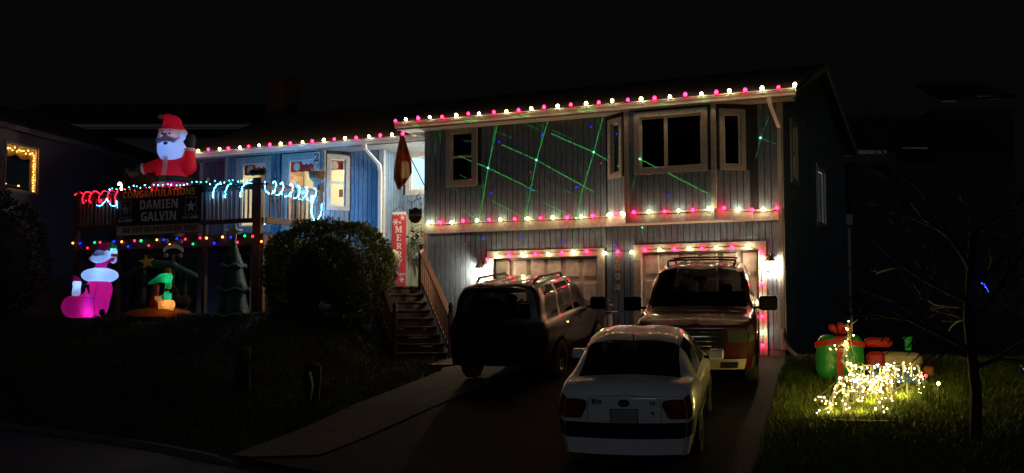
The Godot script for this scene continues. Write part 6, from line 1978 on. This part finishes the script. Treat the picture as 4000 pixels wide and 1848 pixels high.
func build_planting() -> void:
	var b := thing("clipped_shrub", "big rounded evergreen shrub between the deck and the entry steps", "shrub", "", Vector3(-9.95, 0.5, 2.0))
	leafy(b, Vector3(0, 1.3, 0), Vector3(1.6, 1.24, 0.95), 22000, 0.08, M.leaf)
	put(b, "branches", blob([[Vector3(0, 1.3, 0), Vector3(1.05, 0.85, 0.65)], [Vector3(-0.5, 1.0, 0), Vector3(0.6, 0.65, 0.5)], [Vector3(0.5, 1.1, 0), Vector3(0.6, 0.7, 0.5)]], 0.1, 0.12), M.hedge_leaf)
	var tw := begin()
	for k in 12:
		var a := rng.randf() * TAU
		var e := rng.randf_range(0.1, 1.2)
		var d := Vector3(cos(a) * cos(e) * 1.3, sin(e), sin(a) * cos(e) * 0.8)
		twigs(tw, Vector3(0, 1.3, 0) + d * 0.85, d.normalized(), 0.3, 0.008, 1)
	put(b, "stray_twigs", done(tw), M.bark).set_meta("kind", "stuff")
	for x in [-0.6, -0.1, 0.5]:
		put(b, "stem", tube([Vector3(x * 0.4, -0.1, 0), Vector3(x * 0.8, 0.4, 0.05), Vector3(x, 0.9, 0)], 0.05, 0.03), M.bark)
	var hd := thing("tall_hedge", "tall dark hedge at the far left below the neighbour's lit window", "hedge", "", Vector3(-20.9, 0.9, 1.2))
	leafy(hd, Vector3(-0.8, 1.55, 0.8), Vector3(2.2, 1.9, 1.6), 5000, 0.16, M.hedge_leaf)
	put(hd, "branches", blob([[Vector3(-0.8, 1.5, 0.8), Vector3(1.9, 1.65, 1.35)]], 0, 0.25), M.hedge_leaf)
	# bare tree at the right with one needled bough and a blue diode cord
	var tp := Vector3(4.15, ground_y(4.15, 8.9), 8.9)
	var t := thing("bare_tree", "dark bare tree with a low needled bough at the right of the lit lawn", "tree", "", tp)
	put(t, "trunk", tube([Vector3(0, -0.05, 0), Vector3(0.03, 0.6, 0.02), Vector3(-0.04, 1.5, 0.05), Vector3(0.05, 2.6, 0)], 0.075, 0.045, 8), M.bark)
	var st := begin()
	for k in 9:
		var a := k * 2.4
		twigs(st, Vector3(0.0, 0.9 + k * 0.2, 0.02), Vector3(cos(a), 0.55, sin(a)).normalized(), 1.2, 0.035, 3)
	put(t, "limbs", done(st), M.bark)
	st = begin()
	var bough := [Vector3(0, 1.0, 0), Vector3(-0.3, 1.2, -0.02), Vector3(-0.62, 1.32, 0), Vector3(-0.95, 1.36, 0.02)]
	tube_into(st, PackedVector3Array(bough), 0.03, 0.01, 5)
	var nd := begin()
	flat_group(nd)
	for k in 16:
		var q: Vector3 = bough[0].lerp(bough[3], 0.2 + k * 0.05) + Vector3(0, 0.04, 0)
		var d := Vector3(-0.6, (-0.5 if k % 2 else 0.35), 0.5 * sin(k * 2.0)).normalized()
		var e := q + d * rng.randf_range(0.2, 0.42)
		tube_into(st, PackedVector3Array([q, q.lerp(e, 0.5) + Vector3(0, 0.02, 0), e]), 0.009, 0.004, 4)
		for i in 46:
			var p := q.lerp(e, 0.25 + 0.75 * i / 46.0)
			var v := (d + Vector3(rng.randfn(), rng.randfn(), rng.randfn()) * 0.6).normalized() * 0.07
			var s := v.cross(Vector3(0.3, 0.5, 0.8)).normalized() * 0.0022
			tri(nd, p - s, p + v, p + s)
	put(t, "bough", done(st), M.bark)
	put(t, "needles", done(nd, false), M.needles)
	var bl := led_rope("tree_lights", "short blue diode cord glowing on the bare tree at the far right", [tp + Vector3(0.14, 1.93, 0.12), tp + Vector3(0.19, 1.87, 0.14), tp + Vector3(0.23, 1.8, 0.14)], "led_blue", 0.03, 1, 0.003, 0.007)
	bl.name = "tree_lights"
	led_rope("tree_lights", "blue diode cord low on the twigs at the right edge of the photo", [tp + Vector3(0.52, 0.95, -0.25), tp + Vector3(0.62, 0.8, -0.2), tp + Vector3(0.55, 0.65, -0.2)], "led_blue", 0.06, 2, 0.008, 0.004)
	for q in [[1.3, -4.0, "leafless twiggy shrub beside the dark right wall of the house"], [4.2, -1.0, "leafless twiggy shrub in the dark behind the gift box"], [5.2, 3.0, "leafless twiggy shrub at the right behind the lit reindeer"]]:
		var sh := thing("bare_shrub", q[2], "shrub", "", Vector3(q[0], ground_y(q[0], q[1]), q[1]))
		st = begin()
		for k in 12:
			var a := k * 2.1
			twigs(st, Vector3(cos(a) * 0.1, 0, sin(a) * 0.1), Vector3(cos(a) * 0.5, 1, sin(a) * 0.5).normalized(), 1.3, 0.016, 2)
		put(sh, "stems", done(st), M.bark)
	# long leaf blades by the reindeer
	var lb := thing("leaf_clump", "clump of long green strap leaves lit beside the reindeer", "plant", "", Vector3(3.35, ground_y(3.35, 6.3), 6.3))
	st = begin()
	flat_group(st)
	for k in 60:
		var a := rng.randf() * TAU
		var d := Vector3(cos(a), 0, sin(a))
		var w := Vector3(-d.z, 0, d.x) * 0.008
		var o := d * rng.randf() * 0.15
		var hgt := rng.randf_range(0.2, 0.42)
		var out := rng.randf_range(0.08, 0.3)
		var p1 := o + d * out * 0.4 + Vector3(0, hgt * 0.8, 0)
		var p2 := o + d * out + Vector3(0, hgt * rng.randf_range(0.7, 1.0), 0)
		quad(st, o - w, p1 - w, p1 + w, o + w)
		tri(st, p1 - w, p2, p1 + w)
	put(lb, "blades", done(st, false), M.grass)
	# stumps on the left lawn
	var s1 := thing("tree_stump", "dark upright tree stump on the unlit left lawn", "stump", "", Vector3(-9.0, ground_y(-9.0, 6.2), 6.2))
	put(s1, "stump_body", lathe([Vector2(0.2, -0.05), Vector2(0.16, 0.12), Vector2(0.14, 0.5), Vector2(0.15, 0.82), Vector2(0.1, 0.84), Vector2(0, 0.83)], 12), M.bark)
	put(s1, "side_branch", tube([Vector3(0.1, 0.5, 0), Vector3(0.3, 0.66, 0.02), Vector3(0.36, 0.72, 0)], 0.03, 0.015), M.bark)
	var s2 := thing("carved_stump", "weathered stump with a pale peeled strip nearer the driveway on the left lawn", "stump", "", Vector3(-7.25, ground_y(-7.25, 6.4), 6.4))
	put(s2, "stump_body", lathe([Vector2(0.15, -0.05), Vector2(0.13, 0.2), Vector2(0.17, 0.5), Vector2(0.16, 0.7), Vector2(0.08, 0.76), Vector2(0, 0.75)], 11), M.bark)
	put(s2, "peeled_strip", tube([Vector3(0.05, 0.6, 0.16), Vector3(0.1, 0.35, 0.13), Vector3(0.06, 0.08, 0.14)], 0.025, 0.012, 5), M.yarn)
	# small things by the house
	var pd := thing("garden_pedestal", "pale pedestal with a small plate and curved glass leaf between the two garage doors", "ornament", "", Vector3(-3.7, 0.02, 0.5))
	put(pd, "column", lathe([Vector2(0.14, 0), Vector2(0.13, 0.06), Vector2(0.085, 0.12), Vector2(0.08, 0.6), Vector2(0.09, 0.9), Vector2(0, 0.9)], 14), M.concrete)
	put(pd, "plate", lathe([Vector2(0, 0.9), Vector2(0.19, 0.9), Vector2(0.2, 0.93), Vector2(0, 0.93)], 18), M.concrete)
	put(pd, "glass_leaf", tube([Vector3(-0.1, 0.93, 0), Vector3(-0.1, 1.1, 0), Vector3(-0.07, 1.2, 0), Vector3(0.06, 1.12, 0), Vector3(0.13, 1.04, 0.02), Vector3(0.02, 1.09, 0.02), Vector3(-0.09, 1.13, 0.02)], 0.011, -1, 5), M.chrome)
	var yp := thing("yard_sign", "white arched ribbon sign on a wooden post behind the nativity", "sign", "", Vector3(-14.95, 0.93, 1.5), deg_to_rad(40))
	put(yp, "post", cbox(Vector3(0.09, 1.5, 0.06), 0.008), M.cedar, at(0, 0.75, 0))
	var rb := PackedVector2Array()
	for k in 11:
		var a := PI * (0.12 + 0.76 * k / 10)
		rb.append(Vector2(-cos(a) * 0.27, sin(a) * 0.2))
	for k in 11:
		var a := PI * (0.88 - 0.76 * k / 10)
		rb.append(Vector2(-cos(a) * 0.25, sin(a) * 0.2 - 0.1))
	put(yp, "ribbon", prism(rb, 0.02), M.white_print, at(0, 1.55, 0.05))
	for q in [Vector2(-0.17, 1.82), Vector2(0.17, 1.82), Vector2(-0.17, 1.46), Vector2(0.17, 1.46)]:
		put(yp, "scroll", lathe([Vector2(0.025, -0.012), Vector2(0.055, 0), Vector2(0.025, 0.012)], 10), M.white_print, Transform3D(Basis.from_euler(Vector3(PI / 2, 0, 0)), Vector3(q.x, q.y, 0.05)))
	var wp := thing("door_side_post", "pale slender downpipe standing under the deck near its right corner", "downpipe", "", Vector3(-14.6, 0.93, -1.2))
	put(wp, "pipe", cbox(Vector3(0.1, 1.7, 0.08), 0.01), M.metal_white, at(0, 0.85, 0))
	var po := thing("potted_plant", "small pot plant with red berries under the deck corner", "plant", "", Vector3(-13.0, 0.93, -0.2))
	put(po, "pot", lathe([Vector2(0, 0), Vector2(0.12, 0), Vector2(0.17, 0.24), Vector2(0, 0.22)], 12), M.brown)
	var lf := begin()
	flat_group(lf)
	for k in 90:
		var d := Vector3(rng.randfn(), absf(rng.randfn()) + 0.3, rng.randfn()).normalized() * rng.randf_range(0.12, 0.3)
		var s := d.cross(Vector3(rng.randfn(), 1, rng.randfn())).normalized() * 0.025
		tri(lf, Vector3(0, 0.22, 0) + d * 0.4 - s, Vector3(0, 0.22, 0) + d, Vector3(0, 0.22, 0) + d * 0.4 + s)
	put(po, "leaves", done(lf, false), M.needles)
	for k in 8:
		put(po, "berry", ball(0.022, 6, 4), M.red_fabric, at(0.16 * sin(k * 2.0), 0.3 + 0.03 * (k % 3), 0.16 * cos(k * 2.0)))
	var bg := thing("gift_bag", "small crumpled white and red bag caught in the low branches of the rounded shrub", "bag", "", Vector3(-9.5, 0.98, 2.78), 0.5)
	bg.scale = Vector3.ONE * 0.75
	put(bg, "bag", blob([[Vector3(-0.07, 0.12, 0), Vector3(0.1, 0.14, 0.07)], [Vector3(0.08, 0.1, 0), Vector3(0.12, 0.09, 0.06)]], 0.04, 0.025, 0.0), M.trim)
	put(bg, "red_print", cbox(Vector3(0.08, 0.05, 0.012), 0.003), M.red_fabric, at(-0.06, 0.07, 0.07))
	var hook := thing("cord_hook", "thin dark cord hanging from the right coach lamp wall", "cord", "", Vector3(-0.16, 1.0, 0.05))
	put(hook, "cord", tube([Vector3(0, 0.65, 0), Vector3(0.01, 0.35, 0.01), Vector3(0.05, 0.3, 0.01), Vector3(-0.04, 0.26, 0.01), Vector3(-0.05, 0.1, 0.01)], 0.008, -1, 4), M.iron)

func build_neighbours() -> void:
	# the house to the left, its side wall running away from the street
	var h := thing("left_neighbour_house", "pale neighbouring house at far left with a fairy lit window", "house")
	var d := Vector3(-0.204, 0, -0.979)
	var o := Vector3(-21.9, 0, 5.0)
	var n := d.cross(Vector3.UP)
	wall(h, "side_wall", o, d, 15.5, 0.7, 6.5, [[5.35, 6.85, 4.7, 6.08], [11.6, 13.9, 5.1, 6.16]], 0.15, M.neighbour_paint)
	window(h, o, d, 5.35, 6.85, 4.7, 6.08, "single", 0.06)
	var w2 := window(h, o, d, 11.6, 13.9, 5.1, 6.16, "single", 0.06)
	for k in 9:
		bx(w2, "grille_bar", Vector3(11.75 + k * 0.24, 5.63, -0.02), Vector3(0.03, 1.0, 0.02), M.iron)
	for y in [5.45, 5.78]:
		bx(w2, "grille_bar", Vector3(12.75, y, -0.018), Vector3(2.2, 0.03, 0.02), M.iron)
	var f := frame_of(o, d)
	put(h, "eave_fascia", unit_box, M.neighbour_paint, f * Transform3D(Basis.from_scale(Vector3(16.2, 0.22, 0.06)), Vector3(7.6, 6.52, 0.45)))
	roof_slab(h, "roof", [f * Vector3(-0.5, 6.64, 0.5), f * Vector3(15.8, 6.64, 0.5), f * Vector3(15.8, 8.3, -4.0), f * Vector3(-0.5, 8.3, -4.0)], 0.1, M.shingle)
	put(h, "street_wall", unit_box, M.neighbour_paint, f * Transform3D(Basis.from_scale(Vector3(0.15, 5.8, 7.5)), Vector3(0.07, 3.6, -3.9)))
	put(h, "room_wall", unit_box, M.cream_wall, f * Transform3D(Basis.from_scale(Vector3(3.6, 2.6, 0.1)), Vector3(12.7, 5.3, -1.8)))
	put(h, "room_wall", unit_box, M.brown, f * Transform3D(Basis.from_scale(Vector3(4.0, 2.6, 0.1)), Vector3(6.1, 5.2, -2.4)))
	put(h, "room_divider", unit_box, M.brown, f * Transform3D(Basis.from_scale(Vector3(0.1, 2.6, 2.2)), Vector3(10.6, 5.3, -1.3)))
	put(h, "room_divider", unit_box, M.brown, f * Transform3D(Basis.from_scale(Vector3(0.1, 2.6, 2.2)), Vector3(15.0, 5.3, -1.3)))
	put(h, "room_floor", unit_box, M.brown, f * Transform3D(Basis.from_scale(Vector3(15.0, 0.1, 3.5)), Vector3(7.7, 4.2, -1.95)))
	put(h, "room_ceiling", unit_box, M.cream_wall, f * Transform3D(Basis.from_scale(Vector3(15.0, 0.1, 3.5)), Vector3(7.7, 6.5, -1.95)))
	var lb := sub(h, "ceiling_lamp", f * Vector3(12.7, 6.3, -1.0))
	put(lb, "lamp_bulb", ball(0.06), M.led_orange)
	lamp(lb, Vector3.ZERO, Color(1.0, 0.88, 0.6), 0.16, 0.06)
	put(h, "curtain", sheet(span(5.38, 6.82, 30), span(0, 1, 5), func(u, t): return f * Vector3(u, 6.08 - t * (0.26 + 0.12 * absf(sin(u * 4.2))), -0.14 + 0.02 * sin(u * 26.0))), M.gold_band)
	put(h, "curtain", sheet(span(6.66, 6.84, 8), span(4.7, 5.95, 5), func(u, t): return f * Vector3(u, t, -0.12 + 0.02 * sin(u * 60.0))), M.gold_band)
	var s := thing("window_lights", "warm fairy lights framing the window of the far left house", "string lights")
	var path := []
	for k in 13:
		path.append(f * Vector3(lerpf(5.45, 6.7, k / 12.0), 5.97 - 0.06 * (k % 2) + 0.03 * sin(k * 2.0), -0.08))
	for k in 14:
		path.append(f * Vector3(6.76 + 0.025 * (k % 2), lerpf(5.88, 4.78, k / 13.0), -0.07))
	put(s, "cord", tube(path, 0.006, -1, 4), M.wire_white)
	for k in path.size():
		put(s, "bulb", led_mesh, M.led_orange, Transform3D(Basis.from_scale(Vector3.ONE * 0.02), path[k]))
		if k % 5 == 2:
			lamp(s, path[k], Color(1.0, 0.68, 0.25), 0.03, 0.03, "bulb_glow")
	var sl := thing("sill_lights", "two small warm lights on the sill of the far left house's window", "string lights")
	for u in [5.48, 6.08]:
		put(sl, "bulb", led_mesh, M.led_orange, Transform3D(Basis.from_scale(Vector3.ONE * 0.024), f * Vector3(u, 4.86, -0.07)))
	put(sl, "cord", tube([f * Vector3(5.4, 4.84, -0.07), f * Vector3(6.2, 4.84, -0.07)], 0.006, -1, 4), M.wire_white)
	# the house uphill behind the wing
	var b := thing("rear_neighbour_house", "dim house uphill behind the left wing showing its eave and roof end", "house", "", Vector3(-27.3, 0, -18.1), deg_to_rad(25.3))
	bx(b, "wall", Vector3(-6.2, 5.2, -4.0), Vector3(11.6, 8.9, 6.6), M.neighbour_paint)
	bx(b, "eave_fascia", Vector3(-6.0, 9.78, 0.0), Vector3(12.0, 0.26, 0.1), M.trim)
	bx(b, "soffit", Vector3(-6.0, 9.6, -0.35), Vector3(12.0, 0.05, 0.7), M.trim)
	roof_slab(b, "roof", [Vector3(-12, 9.92, 0.1), Vector3(0.05, 9.92, 0.1), Vector3(0.05, 11.5, -4.0), Vector3(-12, 11.5, -4.0)], 0.1, M.shingle)
	# houses to the right, far back
	var r := thing("right_neighbour_house", "nearly black house behind at right with faint pale gutters and porch", "house", "", Vector3(-1.6, 0, -17.1), deg_to_rad(25.3))
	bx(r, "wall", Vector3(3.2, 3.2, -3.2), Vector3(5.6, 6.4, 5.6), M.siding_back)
	bx(r, "gutter", Vector3(1.05, 6.7, 0.0), Vector3(1.1, 0.14, 0.1), M.metal_white)
	bx(r, "gutter", Vector3(0.25, 6.6, 0.35), Vector3(0.6, 0.14, 0.08), M.metal_white, Vector3(0, 0.7, 0.25))
	bx(r, "gutter", Vector3(2.7, 6.85, -0.3), Vector3(0.9, 0.14, 0.1), M.metal_white)
	roof_slab(r, "roof", [Vector3(0.0, 6.78, 0.05), Vector3(6.2, 6.78, -0.3), Vector3(6.2, 8.6, -3.4), Vector3(0.6, 8.6, -3.4)], 0.08, M.shingle)
	bx(r, "porch_roof", Vector3(-1.95, 3.75, 6.0), Vector3(0.9, 0.32, 0.6), M.trim)
	bx(r, "porch_post", Vector3(-1.56, 1.8, 6.1), Vector3(0.09, 3.6, 0.09), M.trim)
	var u := thing("hilltop_house", "farthest house on the right, only its pale gutter ends showing in the dark", "house", "", Vector3(0.2, 0, -39.3), deg_to_rad(25.3))
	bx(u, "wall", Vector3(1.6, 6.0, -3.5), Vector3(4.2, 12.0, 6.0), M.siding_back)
	bx(u, "gutter", Vector3(0.1, 12.35, 0.0), Vector3(0.75, 0.18, 0.1), M.metal_white)
	bx(u, "gutter", Vector3(2.2, 12.5, 0.0), Vector3(1.1, 0.18, 0.1), M.metal_white)
	roof_slab(u, "roof", [Vector3(-0.4, 12.45, 0.1), Vector3(3.6, 12.6, 0.1), Vector3(3.6, 14.0, -3.5), Vector3(-0.4, 14.0, -3.5)], 0.1, M.shingle)

func _ready() -> void:
	rng.seed = 2004
	var cam := Camera3D.new()
	cam.name = "camera"
	cam.position = Vector3(5.1, 0.62, 24.0)
	cam.rotation_degrees = Vector3(4.46, 25.3, 0)
	cam.fov = 23.2
	cam.near = 0.1
	cam.far = 900.0
	cam.current = true
	add_child(cam)
	var env := Environment.new()
	env.background_mode = Environment.BG_SKY
	var sky := ProceduralSkyMaterial.new()
	sky.sky_top_color = lin(0.0019, 0.0019, 0.002)
	sky.sky_horizon_color = lin(0.0015, 0.0015, 0.0016)
	sky.ground_bottom_color = lin(0.0012, 0.0012, 0.0012)
	sky.ground_horizon_color = lin(0.0014, 0.0014, 0.0014)
	sky.sun_angle_max = 0.0
	env.sky = Sky.new()
	env.sky.sky_material = sky
	env.tonemap_mode = Environment.TONE_MAPPER_LINEAR
	env.tonemap_exposure = 1.0
	env.sdfgi_enabled = true
	env.ssao_enabled = true
	env.ssil_enabled = true
	var we := WorldEnvironment.new()
	we.name = "world_environment"
	we.environment = env
	add_child(we)
	var sun := DirectionalLight3D.new()
	sun.name = "street_glow"
	sun.light_color = Color(0.9, 0.95, 1.0)
	sun.light_energy = 0.02
	sun.light_angular_distance = 12.0
	sun.shadow_enabled = true
	sun.sky_mode = DirectionalLight3D.SKY_MODE_LIGHT_ONLY
	add_child(sun)
	sun.look_at_from_position(Vector3(6, 16, 34), Vector3(-3, 0, 0))
	build_materials()
	build_land()
	build_house()
	build_neighbours_first()
	build_deck()
	build_steps()
	build_planting()
	build_neighbours()
	build_sedan()
	build_suvs()
	build_door_things()
	build_lamps()
	build_santa()
	build_boot()
	build_nativity()
	build_fabric_tree()
	build_gifts()
	build_deer()
	build_strings()
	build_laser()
	build_grass()

func build_neighbours_first() -> void:
	led_mesh = ball(1.0, 6, 4)
